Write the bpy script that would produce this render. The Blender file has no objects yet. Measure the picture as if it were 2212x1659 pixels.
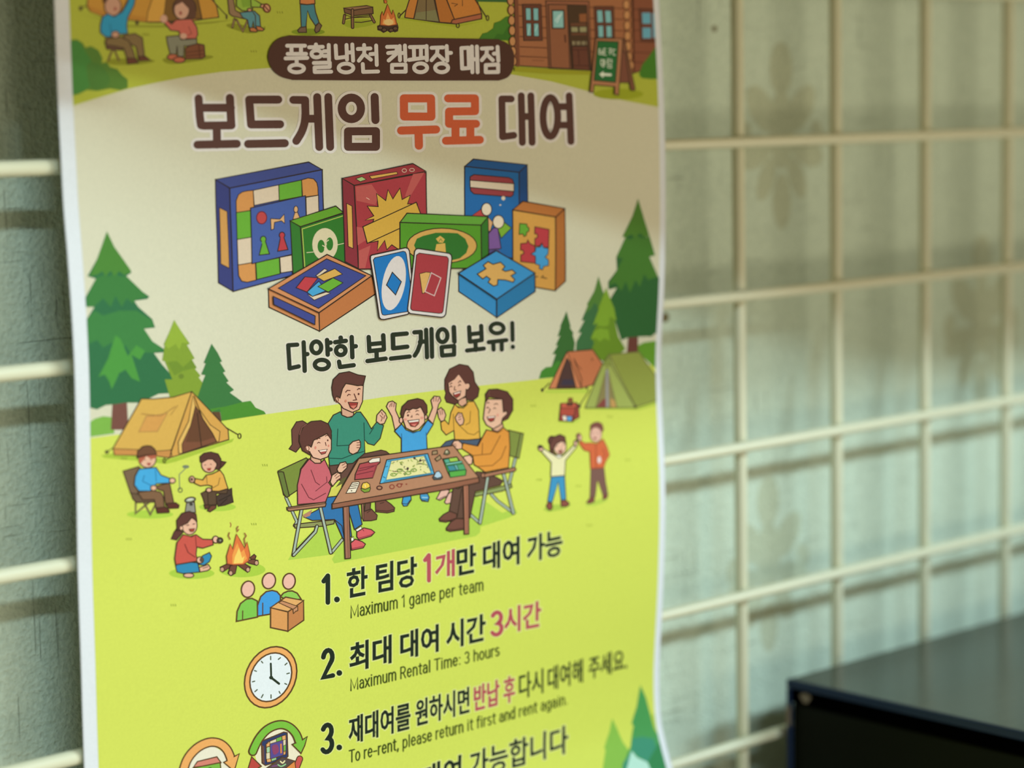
import bpy, bmesh, math, random
from mathutils import Vector, Matrix, Euler
from mathutils.geometry import tessellate_polygon

# ------------------------------------------------------------------ camera, light, exposure
SC = bpy.context.scene
COL = SC.collection
FPX = 4824.3                                   # focal length in pixels of a 2212 px wide frame
CAM = Vector((-0.55118, -0.485683, 0.01129))
ROT = (Matrix.Rotation(-0.742084, 3, 'Z') @ Matrix.Rotation(1.44958, 3, 'X') @ Matrix.Rotation(-0.020394, 3, 'Z'))
cam_data = bpy.data.cameras.new('camera')
cam_data.sensor_width = 36.0
cam_data.lens = FPX / 2212 * 36.0
cam_data.clip_start = 0.01
cam_data.dof.use_dof = True
cam_data.dof.focus_distance = 0.612
cam_data.dof.aperture_fstop = 7.0
cam = bpy.data.objects.new('camera', cam_data)
cam.matrix_world = Matrix.Translation(CAM) @ ROT.to_4x4()
COL.objects.link(cam)
SC.camera = cam

world = bpy.data.worlds.new('room_light')
SC.world = world
world.use_nodes = True
bg = world.node_tree.nodes['Background']
bg.inputs[0].default_value = (1.0, 0.93, 0.80, 1)
bg.inputs[1].default_value = 0.17

def area_light(name, loc, target, sx, sy, power, color):
    d = bpy.data.lights.new(name, 'AREA')
    d.shape = 'RECTANGLE'; d.size = sx; d.size_y = sy
    d.energy = power; d.color = color
    o = bpy.data.objects.new(name, d)
    o.location = loc
    o.rotation_euler = (Vector(target) - Vector(loc)).to_track_quat('-Z', 'Y').to_euler()
    COL.objects.link(o)
    return o
# a fluorescent tube on the ceiling, parallel to the wall
area_light('tube_key_light', (-0.85, -1.75, 1.10), (-0.45, 0, -0.05), 0.7, 0.05, 20.5, (0.57, 0.77, 0.88))
area_light('tube_key_light', (0.95, -1.75, 1.10), (0.50, 0, -0.05), 1.4, 0.05, 45, (0.57, 0.77, 0.88))  # second strip, added to brighten the wall right of the poster
# warm light of the rest of the room, given by an added soft area light
area_light('warm_room_fill', (0.40, -2.05, -0.40), (-0.1, 0, -0.05), 2.2, 1.2, 26, (1.0, 0.91, 0.72))

SC.view_settings.view_transform = 'Standard'
SC.view_settings.look = 'None'
SC.view_settings.exposure = 0.0
SC.view_settings.gamma = 1.0
SC.view_settings.use_curve_mapping = False

# ------------------------------------------------------------------ helpers
def srgb(h):
    h = h.lstrip('#')
    out = []
    for i in (0, 2, 4):
        v = int(h[i:i+2], 16) / 255
        out.append(v / 12.92 if v <= 0.04045 else ((v + 0.055) / 1.055) ** 2.4)
    return out

def tag(o, label=None, cat=None, group=None, kind=None):
    if label: o['label'] = label
    if cat: o['category'] = cat
    if group: o['group'] = group
    if kind: o['kind'] = kind
    return o

def mesh_obj(name, verts, faces, mats, parent=None, midx=None, smooth=False):
    me = bpy.data.meshes.new(name)
    me.from_pydata(verts, [], faces)
    for m in mats: me.materials.append(m)
    if midx: me.polygons.foreach_set('material_index', midx)
    if smooth: me.polygons.foreach_set('use_smooth', [True] * len(me.polygons))
    me.update()
    o = bpy.data.objects.new(name, me)
    COL.objects.link(o)
    if parent: o.parent = parent
    return o

def bm_obj(name, bm, mats, parent=None, smooth=False):
    me = bpy.data.meshes.new(name)
    bmesh.ops.recalc_face_normals(bm, faces=bm.faces)
    bm.to_mesh(me); bm.free()
    for m in mats: me.materials.append(m)
    if smooth: me.polygons.foreach_set('use_smooth', [True] * len(me.polygons))
    o = bpy.data.objects.new(name, me)
    COL.objects.link(o)
    if parent: o.parent = parent
    return o

def empty(name, loc):
    o = bpy.data.objects.new(name, None)
    o.empty_display_size = 0.02
    o.location = loc
    COL.objects.link(o)
    return o

def keep(o, parent):                            # parent without moving
    o.parent = parent
    o.matrix_parent_inverse = Matrix.Translation(parent.location).inverted()
    return o

def box(bm, x0, x1, y0, y1, z0, z1, mat=0, bevel=0.0):
    vs = [bm.verts.new((x, y, z)) for x in (x0, x1) for y in (y0, y1) for z in (z0, z1)]
    fs = []
    for a in ((0,1,3,2),(4,6,7,5),(0,4,5,1),(2,3,7,6),(0,2,6,4),(1,5,7,3)):
        f = bm.faces.new([vs[i] for i in a]); f.material_index = mat; fs.append(f)
    if bevel:
        ed = list({e for f in fs for e in f.edges})
        r = bmesh.ops.bevel(bm, geom=ed, offset=bevel, segments=3, profile=0.5, affect='EDGES')
        for f in r['faces']: f.material_index = mat

def material(name, color, rough=0.5, spec=0.3, metal=0.0):
    m = bpy.data.materials.new(name); m.use_nodes = True
    b = m.node_tree.nodes['Principled BSDF']
    b.inputs['Base Color'].default_value = (*color, 1)
    b.inputs['Roughness'].default_value = rough
    b.inputs['Specular IOR Level'].default_value = spec
    b.inputs['Metallic'].default_value = metal
    return m

def node(m, kind, **kw):
    n = m.node_tree.nodes.new(kind)
    for k, v in kw.items():
        if k in n.inputs: n.inputs[k].default_value = v
        else: setattr(n, k, v)
    return n

# ------------------------------------------------------------------ the wall and its wallpaper
GAP = 0.0214                                    # wire plane to wall
def wallpaper(name, c0, c1, line):
    m = material(name, c0, 0.75, 0.15)
    nt = m.node_tree; L = nt.links.new
    b = nt.nodes['Principled BSDF']
    tc = node(m, 'ShaderNodeTexCoord')
    def mapped(s):
        mp = node(m, 'ShaderNodeMapping'); mp.inputs['Scale'].default_value = s
        L(tc.outputs['Object'], mp.inputs['Vector']); return mp
    weave = node(m, 'ShaderNodeTexNoise', Scale=760.0, Detail=2.0, Roughness=0.55)
    L(mapped((1, 1, 1)).outputs[0], weave.inputs['Vector'])
    threads = node(m, 'ShaderNodeTexNoise', Scale=420.0, Detail=2.0)
    L(mapped((2.2, 1, 0.09)).outputs[0], threads.inputs['Vector'])
    cross = node(m, 'ShaderNodeTexNoise', Scale=420.0, Detail=2.0)
    L(mapped((0.07, 1, 2.2)).outputs[0], cross.inputs['Vector'])
    def ramp(src, a, bb):
        r = node(m, 'ShaderNodeMapRange'); r.inputs['From Min'].default_value = a; r.inputs['From Max'].default_value = bb
        L(src, r.inputs['Value']); return r.outputs[0]
    t1 = ramp(threads.outputs[0], 0.66, 0.72); t2 = ramp(cross.outputs[0], 0.68, 0.74)
    mx = node(m, 'ShaderNodeMath', operation='MAXIMUM'); L(t1, mx.inputs[0]); L(t2, mx.inputs[1])
    base = node(m, 'ShaderNodeMix', data_type='RGBA')
    base.inputs[6].default_value = (*c0, 1); base.inputs[7].default_value = (*c1, 1)
    L(ramp(weave.outputs[0], 0.35, 0.65), base.inputs[0])
    fin = node(m, 'ShaderNodeMix', data_type='RGBA')
    fin.inputs[7].default_value = (*line, 1)
    L(base.outputs[2], fin.inputs[6])
    half = node(m, 'ShaderNodeMath', operation='MULTIPLY'); half.inputs[1].default_value = 0.4
    L(mx.outputs[0], half.inputs[0]); L(half.outputs[0], fin.inputs[0])
    L(fin.outputs[2], b.inputs['Base Color'])
    hsum = node(m, 'ShaderNodeMath', operation='SUBTRACT')
    L(weave.outputs[0], hsum.inputs[0]); L(half.outputs[0], hsum.inputs[1])
    bp = node(m, 'ShaderNodeBump', Strength=0.9, Distance=0.0009)
    L(hsum.outputs[0], bp.inputs['Height']); L(bp.outputs[0], b.inputs['Normal'])
    return m
WP = wallpaper('wallpaper', (0.525, 0.60, 0.46), (0.615, 0.69, 0.53), (0.26, 0.30, 0.20))
WPM = wallpaper('wallpaper_motif', (0.44, 0.475, 0.325), (0.53, 0.56, 0.39), (0.24, 0.27, 0.17))
WPS = material('wallpaper_stain', (0.16, 0.13, 0.06), 0.8, 0.1)

def ray(x, y):
    return ROT @ Vector(((x - 1106) / FPX, -(y - 829.5) / FPX, -1.0))
def on_plane(x, y, Y):
    d = ray(x, y); t = (Y - CAM.y) / d.y
    return CAM + d * t

bm = bmesh.new()
box(bm, -1.4, 1.8, GAP, GAP + 0.1, -1.2, 1.3)
def petal(cx, cz, rx, rz, ang, mi, lift):
    vs = []
    for k in range(28):
        a = 2 * math.pi * k / 28
        px, pz = rx * math.cos(a), rz * math.sin(a)
        vs.append(bm.verts.new((cx + px * math.cos(ang) - pz * math.sin(ang), GAP - lift, cz + px * math.sin(ang) + pz * math.cos(ang))))
    bm.faces.new(vs).material_index = mi
def damask(cx, cz, s):
    for (dx, dz, rx, rz, an) in ((0, .030, .0075, .0115, 0), (.013, .013, .007, .012, -.75), (-.013, .013, .007, .012, .75),
                                 (.017, -.006, .006, .011, -1.9), (-.017, -.006, .006, .011, 1.9), (0, .004, .008, .017, 0),
                                 (.010, -.017, .005, .010, .5), (-.010, -.017, .005, .010, -.5), (0, -.027, .006, .012, 0),
                                 (.024, .002, .004, .006, .4), (-.024, .002, .004, .006, -.4)):
        petal(cx + dx * s, cz + dz * s, rx * s, rz * s, an, 1, 0.00006 + 0.00001 * random.random())
random.seed(3)
for (px, py, s) in ((1688, 300, .80), (2120, 705, .85), (1660, 1225, .78)):
    c = on_plane(px, py, GAP); damask(c.x, c.z, s)
for (px, py, r) in ((1995, 72, .0021), (1436, 686, .0016), (1543, 62, .0010)):
    c = on_plane(px, py, GAP); petal(c.x, c.z, r * 1.25, r, 0, 2, 0.0001)
wall = bm_obj('wall_back', bm, [WP, WPM, WPS])
tag(wall, 'pale green fabric textured wallpaper wall with faint grey flower motifs', 'wall', kind='structure')

bm = bmesh.new(); box(bm, -1.4, 1.8, -2.6, GAP + 0.1, -1.25, -1.2)
fl = bm_obj('floor', bm, [material('floor_vinyl', (0.30, 0.25, 0.18), 0.5)])
tag(fl, 'brown vinyl floor below the wall', 'floor', kind='structure')

# ------------------------------------------------------------------ overhead cabinets (above the frame, they shade the upper wall)
WOOD = material('cabinet_laminate', (0.55, 0.47, 0.34), 0.5)
def prism(bm, pts_, z0, z1):
    a = [bm.verts.new((x, y, z0)) for x, y in pts_]; b = [bm.verts.new((x, y, z1)) for x, y in pts_]
    n = len(pts_)
    bm.faces.new(a[::-1]); bm.faces.new(b)
    for k in range(n): bm.faces.new((a[k], a[(k+1) % n], b[(k+1) % n], b[k]))
CZ = 0.061
root = empty('overhead_cabinet', (0, GAP - .1, CZ))
tag(root, 'beige overhead cabinet with an angled front mounted on the wall just above the poster', 'cabinet')
bm = bmesh.new(); prism(bm, [(-.8, GAP - .0005), (.8, GAP - .0005), (.8, -.195), (-.025, -.195), (-.27, -.063), (-.8, -.063)], CZ, CZ + .45)
keep(bm_obj('body', bm, [WOOD]), root)
HND = material('handle_steel', (0.6, 0.6, 0.6), 0.3, 0.5, 1.0)
for q in ([(-.02, -.1955), (.795, -.1955), (.795, -.212), (-.02, -.212)], [(-.795, -.0635), (-.275, -.0635), (-.275, -.078), (-.795, -.078)]):
    bm = bmesh.new(); prism(bm, q, CZ, CZ + .445)
    d_ = keep(bm_obj('door', bm, [WOOD]), root)
    bm = bmesh.new(); cx = (q[0][0] + q[1][0]) / 2; box(bm, cx - .05, cx + .05, q[2][1] - .014, q[2][1] - .0004, CZ + .05, CZ + .06, 0, .002)
    bm_obj('handle', bm, [HND], d_)
# ------------------------------------------------------------------ wire grid panels hung on the wall
P = 0.05
WIRE = material('cream_coated_wire', (0.72, 0.69, 0.475), 0.35, 0.4)
def rod(name, a, b, r, parent, off=(0, 0, 0)):
    a, b = Vector(a), Vector(b); d = (b - a); n = d.normalized()
    u = n.cross(Vector((0, 1, 0))).normalized(); v = n.cross(u)
    K = 16; vs = []; fs = []
    rings = [(a - n * 0, r * .7), (a + n * r * .3, r), (b - n * r * .3, r), (b, r * .7)]
    for c, rr in rings:
        for k in range(K):
            t = 2 * math.pi * k / K
            vs.append(c + (u * math.cos(t) + v * math.sin(t)) * rr)
    for i in range(3):
        for k in range(K):
            fs.append((i*K + k, i*K + (k+1) % K, (i+1)*K + (k+1) % K, (i+1)*K + k))
    fs.append(tuple(range(K - 1, -1, -1))); fs.append(tuple(range(3*K, 4*K)))
    return keep(mesh_obj(name, vs, fs, [WIRE], smooth=True), parent)
def panel(x0, x1, rh, rv, jh, iv, label, yv):
    root = empty('wire_grid_panel', ((x0 + x1) / 2, 0, jh[-1] * -P))
    tag(root, label, 'wire grid', 'cream wire grid panels on the wall')
    z0, z1 = -jh[-1] * P - .02, -jh[0] * P + .007
    for j in jh:
        rod('horizontal_wire', (x0, 0, -j * P), (x1, 0, -j * P), rh, root)
    for i in iv:
        rod('vertical_wire', (i, yv, z0), (i, yv, z1), rv, root)
    return root
gl = panel(-0.43, -0.205, .00205, .0018, range(-1, 6), (-0.42, -0.355, -0.215), 'cream wire grid with thicker rods showing at the left of the poster', .0036)
gr = panel(-0.195, 0.42, .00185, .0021, range(-1, 6), [k * P for k in range(-3, 9)], 'cream wire grid of square cells to the right of the poster', .0039)
for g_, xs in ((gl, (-.40, -.23)), (gr, (-.17, .40))):
    for x in xs:                                # hooks holding the grids to the wall
        bm = bmesh.new(); box(bm, x - .004, x + .004, -.0022, GAP - .0003, P - .003 + .004, P + .009, 0, .001)
        keep(bm_obj('wall_hook', bm, [WIRE]), g_)

# ------------------------------------------------------------------ black cabinet at the lower right
c0 = on_plane(1698, 1466, -0.006)
BX, BT = c0.x, c0.z
y0, y1 = -0.34, -0.006
root = empty('storage_cabinet', ((BX + BX + .4) / 2, (y0 + y1) / 2, -1.2))
tag(root, 'black storage cabinet with glossy dark top and dark blue edges at lower right', 'cabinet')
BLACK = material('black_laminate', (0.005, 0.0055, 0.0025), 0.4, 0.06)
GROOVE = material('black_groove', (0.0006, 0.0006, 0.0006), 0.7, 0.0)
BLUE = material('dark_blue_edging', (0.004, 0.015, 0.048), 0.4, 0.25)
CHIP = material('worn_chip', (0.20, 0.15, 0.10), 0.7, 0.2)
TOP = material('glossy_dark_top', (0.022, 0.034, 0.029), 0.20, 0.42)
nt = TOP.node_tree; L = nt.links.new
tc = node(TOP, 'ShaderNodeTexCoord'); mp = node(TOP, 'ShaderNodeMapping'); mp.inputs['Scale'].default_value = (1.2, 16, 1)
L(tc.outputs['Object'], mp.inputs['Vector'])
nz = node(TOP, 'ShaderNodeTexNoise', Scale=28.0, Detail=5.0); L(mp.outputs[0], nz.inputs['Vector'])
bp = node(TOP, 'ShaderNodeBump', Strength=0.10, Distance=0.0006); L(nz.outputs[0], bp.inputs['Height']); L(bp.outputs[0], nt.nodes['Principled BSDF'].inputs['Normal'])
X1 = BX + .4
bm = bmesh.new(); box(bm, BX + .0022, X1, y0, y1 - .0008, -1.2, BT - .0085, 0, .0008)
keep(bm_obj('body', bm, [BLACK]), root)
bm = bmesh.new(); box(bm, BX + .0012, X1, y0 + .001, y1 - .0004, BT - .0082, BT - .0008, 0, .0004)
keep(bm_obj('recess_band', bm, [GROOVE]), root)
bm = bmesh.new(); box(bm, BX + .0008, X1, y0 + .001, y1 - .0008, BT - .0007, BT, 0, .0002)
keep(bm_obj('top_panel', bm, [TOP]), root)
bm = bmesh.new(); box(bm, BX, BX + .0012, y0, y1, BT - .0030, BT - .0001, 0, .0004)
keep(bm_obj('edge_trim', bm, [BLUE]), root)
bm = bmesh.new(); box(bm, BX, BX + .0021, y1 - .0014, y1, -1.2, BT - .0032, 0, .0004)
keep(bm_obj('corner_trim', bm, [BLUE]), root)
bm = bmesh.new()
def chip(bm, y, z, ry, rz):
    vs = [bm.verts.new((BX + .0011 - .0002, y + ry * math.cos(t) * (1 + .25 * math.sin(3 * t)), z + rz * math.sin(t))) for t in [2 * math.pi * k / 14 for k in range(14)]]
    f = bm.faces.new(vs); r = bmesh.ops.extrude_face_region(bm, geom=[f])
    for v in [g for g in r['geom'] if isinstance(g, bmesh.types.BMVert)]: v.co.x += .0004
chip(bm, y1 - .0075, BT - .0056, .0021, .0017)
keep(bm_obj('worn_chip', bm, [CHIP]), root)
bm = bmesh.new()
box(bm, BX - .00015, BX + .0004, y1 - .0016, y1 + .0001, BT - .0160, BT - .0092, 0, .0001)
keep(bm_obj('worn_edge', bm, [CHIP]), root)

# ------------------------------------------------------------------ the poster: a curved paper sheet
XL, XR = -0.2592, -0.0474
AXL, AXR = XL + .0042, XR - .0026               # printed area inside the white margin
ZT, ZB = 0.056, -0.241                          # 297 mm tall
LP = [(.08,.0052),(.0406,.0051),(.0283,.0049),(.0154,.0048),(.0013,.0050),(-.010,.0052),(-.0214,.0060),(-.0386,.0068),(-.0536,.0068),(-.0829,.0052),(-.1007,.0043),(-.1246,.0038),(-.1488,.0032),(-.19,.0030),(-.24,.0030)]
RP = [(.08,.0045),(.0444,.0065),(.0127,.0081),(-.0157,.0083),(-.0408,.0075),(-.0627,.0057),(-.0743,.0055),(-.1073,.0066),(-.1356,.0055),(-.1638,.0032),(-.1744,.0030),(-.1834,.0037),(-.1905,.0058),(-.1975,.0083),(-.21,.0125),(-.24,.0160)]
def spline(tab, z):
    n = len(tab)
    for i in range(n - 1):
        if tab[i][0] >= z >= tab[i+1][0]: break
    p = [tab[max(0, i-1)], tab[i], tab[i+1], tab[min(n-1, i+2)]]
    h = p[2][0] - p[1][0]; t = (z - p[1][0]) / h
    m1 = (p[2][1] - p[0][1]) / (p[2][0] - p[0][0]) * h if p[2][0] != p[0][0] else 0
    m2 = (p[3][1] - p[1][1]) / (p[3][0] - p[1][0]) * h if p[3][0] != p[1][0] else 0
    return (2*t**3-3*t*t+1)*p[1][1] + (t**3-2*t*t+t)*m1 + (-2*t**3+3*t*t)*p[2][1] + (t**3-t*t)*m2
DZ = .00025; ZTOP = .079
LT = [spline(LP, ZTOP - k * DZ) for k in range(1270)]
RT = [spline(RP, ZTOP - k * DZ) for k in range(1270)]
def S(x, z):
    k = (ZTOP - z) / DZ; k = min(max(k, 0), 1267.99); i = int(k); w = k - i
    a = LT[i] + (LT[i+1] - LT[i]) * w; b = RT[i] + (RT[i+1] - RT[i]) * w
    u = (x - XL) / (XR - XL)
    return a + (b - a) * u
def surf(px, py, off):                          # image point -> (x, z) on the sheet
    d = ray(px, py); y = -.005
    for _ in range(5):
        t = (y - CAM.y) / d.y
        y = -(S(CAM.x + d.x * t, CAM.z + d.z * t) + off)
    t = (y - CAM.y) / d.y
    return CAM.x + d.x * t, CAM.z + d.z * t

poster = empty('poster', ((XL + XR) / 2, 0, ZB))
tag(poster, 'illustrated camping board game rental poster on white paper hanging on the wire grid', 'poster')
def paper(name, color, rough=.5):
    m = material(name, color, rough, .10)
    nt = m.node_tree
    tc = node(m, 'ShaderNodeTexCoord')
    n = node(m, 'ShaderNodeTexNoise', Scale=1500.0, Detail=2.0)
    nt.links.new(tc.outputs['Object'], n.inputs['Vector'])
    b = node(m, 'ShaderNodeBump', Strength=.10, Distance=.0002)
    nt.links.new(n.outputs[0], b.inputs['Height']); nt.links.new(b.outputs[0], nt.nodes['Principled BSDF'].inputs['Normal'])
    mx = node(m, 'ShaderNodeMix', data_type='RGBA')
    mx.inputs[6].default_value = tuple(c * .93 for c in color) + (1,); mx.inputs[7].default_value = tuple(min(1, c * 1.06) for c in color) + (1,)
    nt.links.new(n.outputs[0], mx.inputs[0]); nt.links.new(mx.outputs[2], nt.nodes['Principled BSDF'].inputs['Base Color'])
    return m
WHITE = paper('white_paper', (0.745, 0.745, 0.745))
G = .0013                                       # all print is cut on the same 1.3 mm grid as the sheet
gx = [XL] + [k * G for k in range(math.ceil(XL / G), math.floor(XR / G) + 1)] + [XR]
gz = [ZB] + [k * G for k in range(math.ceil(ZB / G), math.floor(ZT / G) + 1)] + [ZT]
vs = []; fs = []
for s_ in (0, -.00016):
    for z in gz:
        for x in gx: vs.append((x, -(S(x, z) + s_), z))
nx, nz = len(gx), len(gz); N = nx * nz
for j in range(nz - 1):
    for i in range(nx - 1):
        a = j * nx + i
        fs.append((a, a + 1, a + nx + 1, a + nx)); fs.append((N + a, N + a + nx, N + a + nx + 1, N + a + 1))
for i in range(nx - 1):
    fs.append((i, N + i, N + i + 1, i + 1)); a = (nz - 1) * nx + i; fs.append((a, a + 1, N + a + 1, N + a))
for j in range(nz - 1):
    a = j * nx; fs.append((a, a + nx, N + a + nx, N + a)); a += nx - 1; fs.append((a, N + a, N + a + nx, a + nx))
keep(mesh_obj('paper_sheet', vs, fs, [WHITE], smooth=True), poster)
# ------------------------------------------------------------------ printing: shapes become thin ink meshes on the sheet
INKS = {}
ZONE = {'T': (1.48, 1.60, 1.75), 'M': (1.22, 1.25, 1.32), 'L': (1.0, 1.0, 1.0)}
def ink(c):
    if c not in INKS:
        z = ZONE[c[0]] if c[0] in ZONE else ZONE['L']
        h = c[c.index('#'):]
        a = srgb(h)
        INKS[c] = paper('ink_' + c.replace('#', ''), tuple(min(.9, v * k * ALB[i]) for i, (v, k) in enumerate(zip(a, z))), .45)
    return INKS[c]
ALB = (1.06, 0.97, 0.92)
STEP, BASE = 11e-6, 20e-6
CELL = 7
LAYER = {}
FR = [0, 0, 1.0]
PART = None
ZN = ''
class Part:
    def __init__(s, name, parent=None, label=None):
        s.name, s.parent, s.label = name, parent, label
        s.v, s.f, s.m, s.mats = [], [], [], []
        s.obj = None
PARTS = []
def fr(ox, oy, s, zone=''):
    global ZN
    FR[:] = [ox, oy, s]; ZN = zone
def part(name, parent=None, label=None):
    global PART
    PART = Part(name, parent, label); PARTS.append(PART); return PART
def pts(s):
    if isinstance(s, str):
        a = [float(t) for t in s.replace(',', ' ').split()]
        s = list(zip(a[0::2], a[1::2]))
    return [(FR[0] + x / FR[2], FR[1] + y / FR[2]) for x, y in s]
def catmull(p, closed, n=4):
    m = len(p); out = []
    for i in range(m if closed else m - 1):
        q = [p[(i + k) % m] if closed else p[min(max(i + k, 0), m - 1)] for k in (-1, 0, 1, 2)]
        for j in range(n):
            t = j / n
            out.append(tuple(.5 * (2*q[1][d] + (q[2][d]-q[0][d])*t + (2*q[0][d]-5*q[1][d]+4*q[2][d]-q[3][d])*t*t + (3*q[1][d]-q[0][d]-3*q[2][d]+q[3][d])*t**3) for d in (0, 1)))
    if not closed: out.append(p[-1])
    return out
def cells_poly(p):
    xs = [a for a, b in p]; ys = [b for a, b in p]
    return [(i, j) for i in range(int(min(xs) // CELL), int(max(xs) // CELL) + 1) for j in range(int(min(ys) // CELL), int(max(ys) // CELL) + 1)]
def layer(cells):
    l = 1 + max((LAYER.get(c, 0) for c in cells), default=0)
    for c in cells: LAYER[c] = l
    return l
def emit(polys, color, lay, loops=None):
    off = BASE + lay * STEP
    bm = bmesh.new()
    if loops:
        L3 = [[Vector((*surf(x, y, off), 0)) for x, y in l] for l in loops]
        vv = [bm.verts.new(v) for l in L3 for v in l]
        for t in tessellate_polygon(L3):
            if len(set(t)) == 3:
                try: bm.faces.new([vv[i] for i in t])
                except ValueError: pass
    for p in polys:
        vv = [bm.verts.new((*surf(x, y, off), 0)) for x, y in p]
        if len(p) <= 3:
            bm.faces.new(vv)
        else:
            for t in tessellate_polygon([[v.co for v in vv]]):
                if len(set(t)) == 3:
                    try: bm.faces.new([vv[i] for i in t])
                    except ValueError: pass
    if not bm.verts: bm.free(); return
    bmesh.ops.remove_doubles(bm, verts=bm.verts[:], dist=1e-7)
    xs = [v.co.x for v in bm.verts]; zs = [v.co.y for v in bm.verts]
    x0, x1, z0, z1 = min(xs), max(xs), min(zs), max(zs)
    def cut(co, no, out=False):
        bmesh.ops.bisect_plane(bm, geom=bm.verts[:] + bm.edges[:] + bm.faces[:], dist=1e-9, plane_co=co, plane_no=no, clear_outer=out)
    if x0 < AXL: cut((AXL, 0, 0), (-1, 0, 0), True)
    if x1 > AXR: cut((AXR, 0, 0), (1, 0, 0), True)
    if z1 > ZT - .004: cut((0, ZT - .004, 0), (0, 1, 0), True)
    if z0 < ZB + .004: cut((0, ZB + .004, 0), (0, -1, 0), True)
    for k in range(math.ceil(max(x0, AXL) / G), math.floor(min(x1, AXR) / G) + 1): cut((k * G, 0, 0), (1, 0, 0))
    for k in range(math.ceil(z0 / G), math.floor(z1 / G) + 1): cut((0, k * G, 0), (0, 1, 0))
    m = ink(color)
    if m not in PART.mats: PART.mats.append(m)
    mi = PART.mats.index(m); b = len(PART.v)
    bm.verts.index_update()
    for v in bm.verts: PART.v.append((v.co.x, -(S(v.co.x, v.co.y) + off), v.co.y))
    for f in bm.faces:
        ids = [b + v.index for v in f.verts]
        if f.normal.z < 0: ids.reverse()
        PART.f.append(ids); PART.m.append(mi)
    bm.free()
def col(c): return c if c[0] != '#' else ZN + c
OUT = '#3a2a1e'
def ribbon(p, w, closed):
    q = [p[0]]
    for a in p[1:]:
        if math.dist(a, q[-1]) > .05: q.append(a)
    if closed and math.dist(q[0], q[-1]) < .05: q.pop()
    n = len(q)
    if n < 2: return disc(q[0], w / 2), []
    h = w / 2; Ls, Rs = [], []
    for i in range(n):
        a = q[i-1] if (i or closed) else None
        b = q[(i+1) % n] if (i < n-1 or closed) else None
        def un(u, v):
            d = math.dist(u, v); return ((v[0]-u[0])/d, (v[1]-u[1])/d)
        d1 = un(a, q[i]) if a else un(q[i], b); d2 = un(q[i], b) if b else d1
        nx_, ny_ = -(d1[1]+d2[1]), d1[0]+d2[0]; l = math.hypot(nx_, ny_)
        if l < .3: nx_, ny_, k = -d1[1], d1[0], 1
        else:
            nx_, ny_ = nx_/l, ny_/l; k = min(1.7, 1 / max(.2, nx_ * -d1[1] + ny_ * d1[0]))
        Ls.append((q[i][0]+nx_*h*k, q[i][1]+ny_*h*k)); Rs.append((q[i][0]-nx_*h*k, q[i][1]-ny_*h*k))
    quads = []
    for i in range(n if closed else n-1):
        j = (i+1) % n
        quads += [[Ls[i], Rs[i], Rs[j]], [Ls[i], Rs[j], Ls[j]]]
    caps = []
    if not closed and w > 2.2:
        for e, f in ((0, 1), (n-1, n-2)):
            ang = math.atan2(q[e][1]-q[f][1], q[e][0]-q[f][0]); K = 4 if w < 6 else 8
            caps.append([(q[e][0]+h*math.cos(ang+math.pi*(k/K-.5)), q[e][1]+h*math.sin(ang+math.pi*(k/K-.5))) for k in range(K+1)])
    return quads + caps, None
def disc(c, r):
    return [[(c[0]+r*math.cos(2*math.pi*k/12), c[1]+r*math.sin(2*math.pi*k/12)) for k in range(12)]]
def path_cells(p, w):
    s = set(); r = w / 2
    for a, b in zip(p, p[1:] or p):
        n = max(1, int(math.dist(a, b) / 4))
        for k in range(n + 1):
            x = a[0]+(b[0]-a[0])*k/n; y = a[1]+(b[1]-a[1])*k/n
            for i in range(int((x-r)//CELL), int((x+r)//CELL)+1):
                for j in range(int((y-r)//CELL), int((y+r)//CELL)+1): s.add((i, j))
    return s
def rounded(p, w, closed):                      # one polyline as a single outline with round corners and ends
    h = w / 2; q = [p[0]]
    for a in p[1:]:
        if math.dist(a, q[-1]) > .05: q.append(a)
    if closed and math.dist(q[0], q[-1]) < .05: q.pop()
    n = len(q); m = n if closed else n - 1
    ang = [math.atan2(q[(i+1) % n][1]-q[i][1], q[(i+1) % n][0]-q[i][0]) for i in range(m)]
    def at(c, a): return (c[0] + h*math.cos(a), c[1] + h*math.sin(a))
    def side(sg):
        out = []
        for i in (range(n) if closed else range(1, n - 1)):
            a0, a1 = ang[i-1], ang[i]; t = (a1 - a0 + math.pi) % (2*math.pi) - math.pi
            if t * sg > 0:                      # inner corner
                k = h / max(.3, math.cos(t / 2)); b = a0 + t / 2 + sg*math.pi/2
                out.append((q[i][0] + k*math.cos(b), q[i][1] + k*math.sin(b)))
            else:
                K = max(1, int(abs(t) / .35))
                out += [at(q[i], a0 + sg*math.pi/2 + t*k/K) for k in range(K + 1)]
        return out
    if closed:
        return [side(1), side(-1)]
    e = [at(q[-1], ang[-1] + math.pi/2 - math.pi*k/8) for k in range(9)]
    s = [at(q[0], ang[0] - math.pi/2 - math.pi*k/8) for k in range(9)]
    return [side(1) + e + side(-1)[::-1] + s]
def stroke(c, w, p, closed=False):
    q = p + ([p[0]] if closed else [])
    lay = layer(path_cells(q, w + 1))
    if w >= 6 and len(p) < 9: emit([], col(c), lay, loops=rounded(p, w, closed))
    else: emit(ribbon(p, w, closed)[0], col(c), lay)
def F(c, s, o=None, w=2.2, sm=0):               # filled shape, with an optional outline
    p = pts(s)
    if sm: p = catmull(p, True)
    emit([p], col(c), layer(cells_poly(p)))
    if o: stroke(OUT if o == 1 else o, w, p, True)
def L(c, w, s, sm=0, closed=False):             # one stroke
    p = pts(s)
    if sm: p = catmull(p, closed)
    stroke(c, w, p, closed)
def LO(c, w, s, o=OUT, ow=2.0):                 # a stroke with an outline on both sides
    L(o, w + 2 * ow, s); L(c, w, s)
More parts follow.
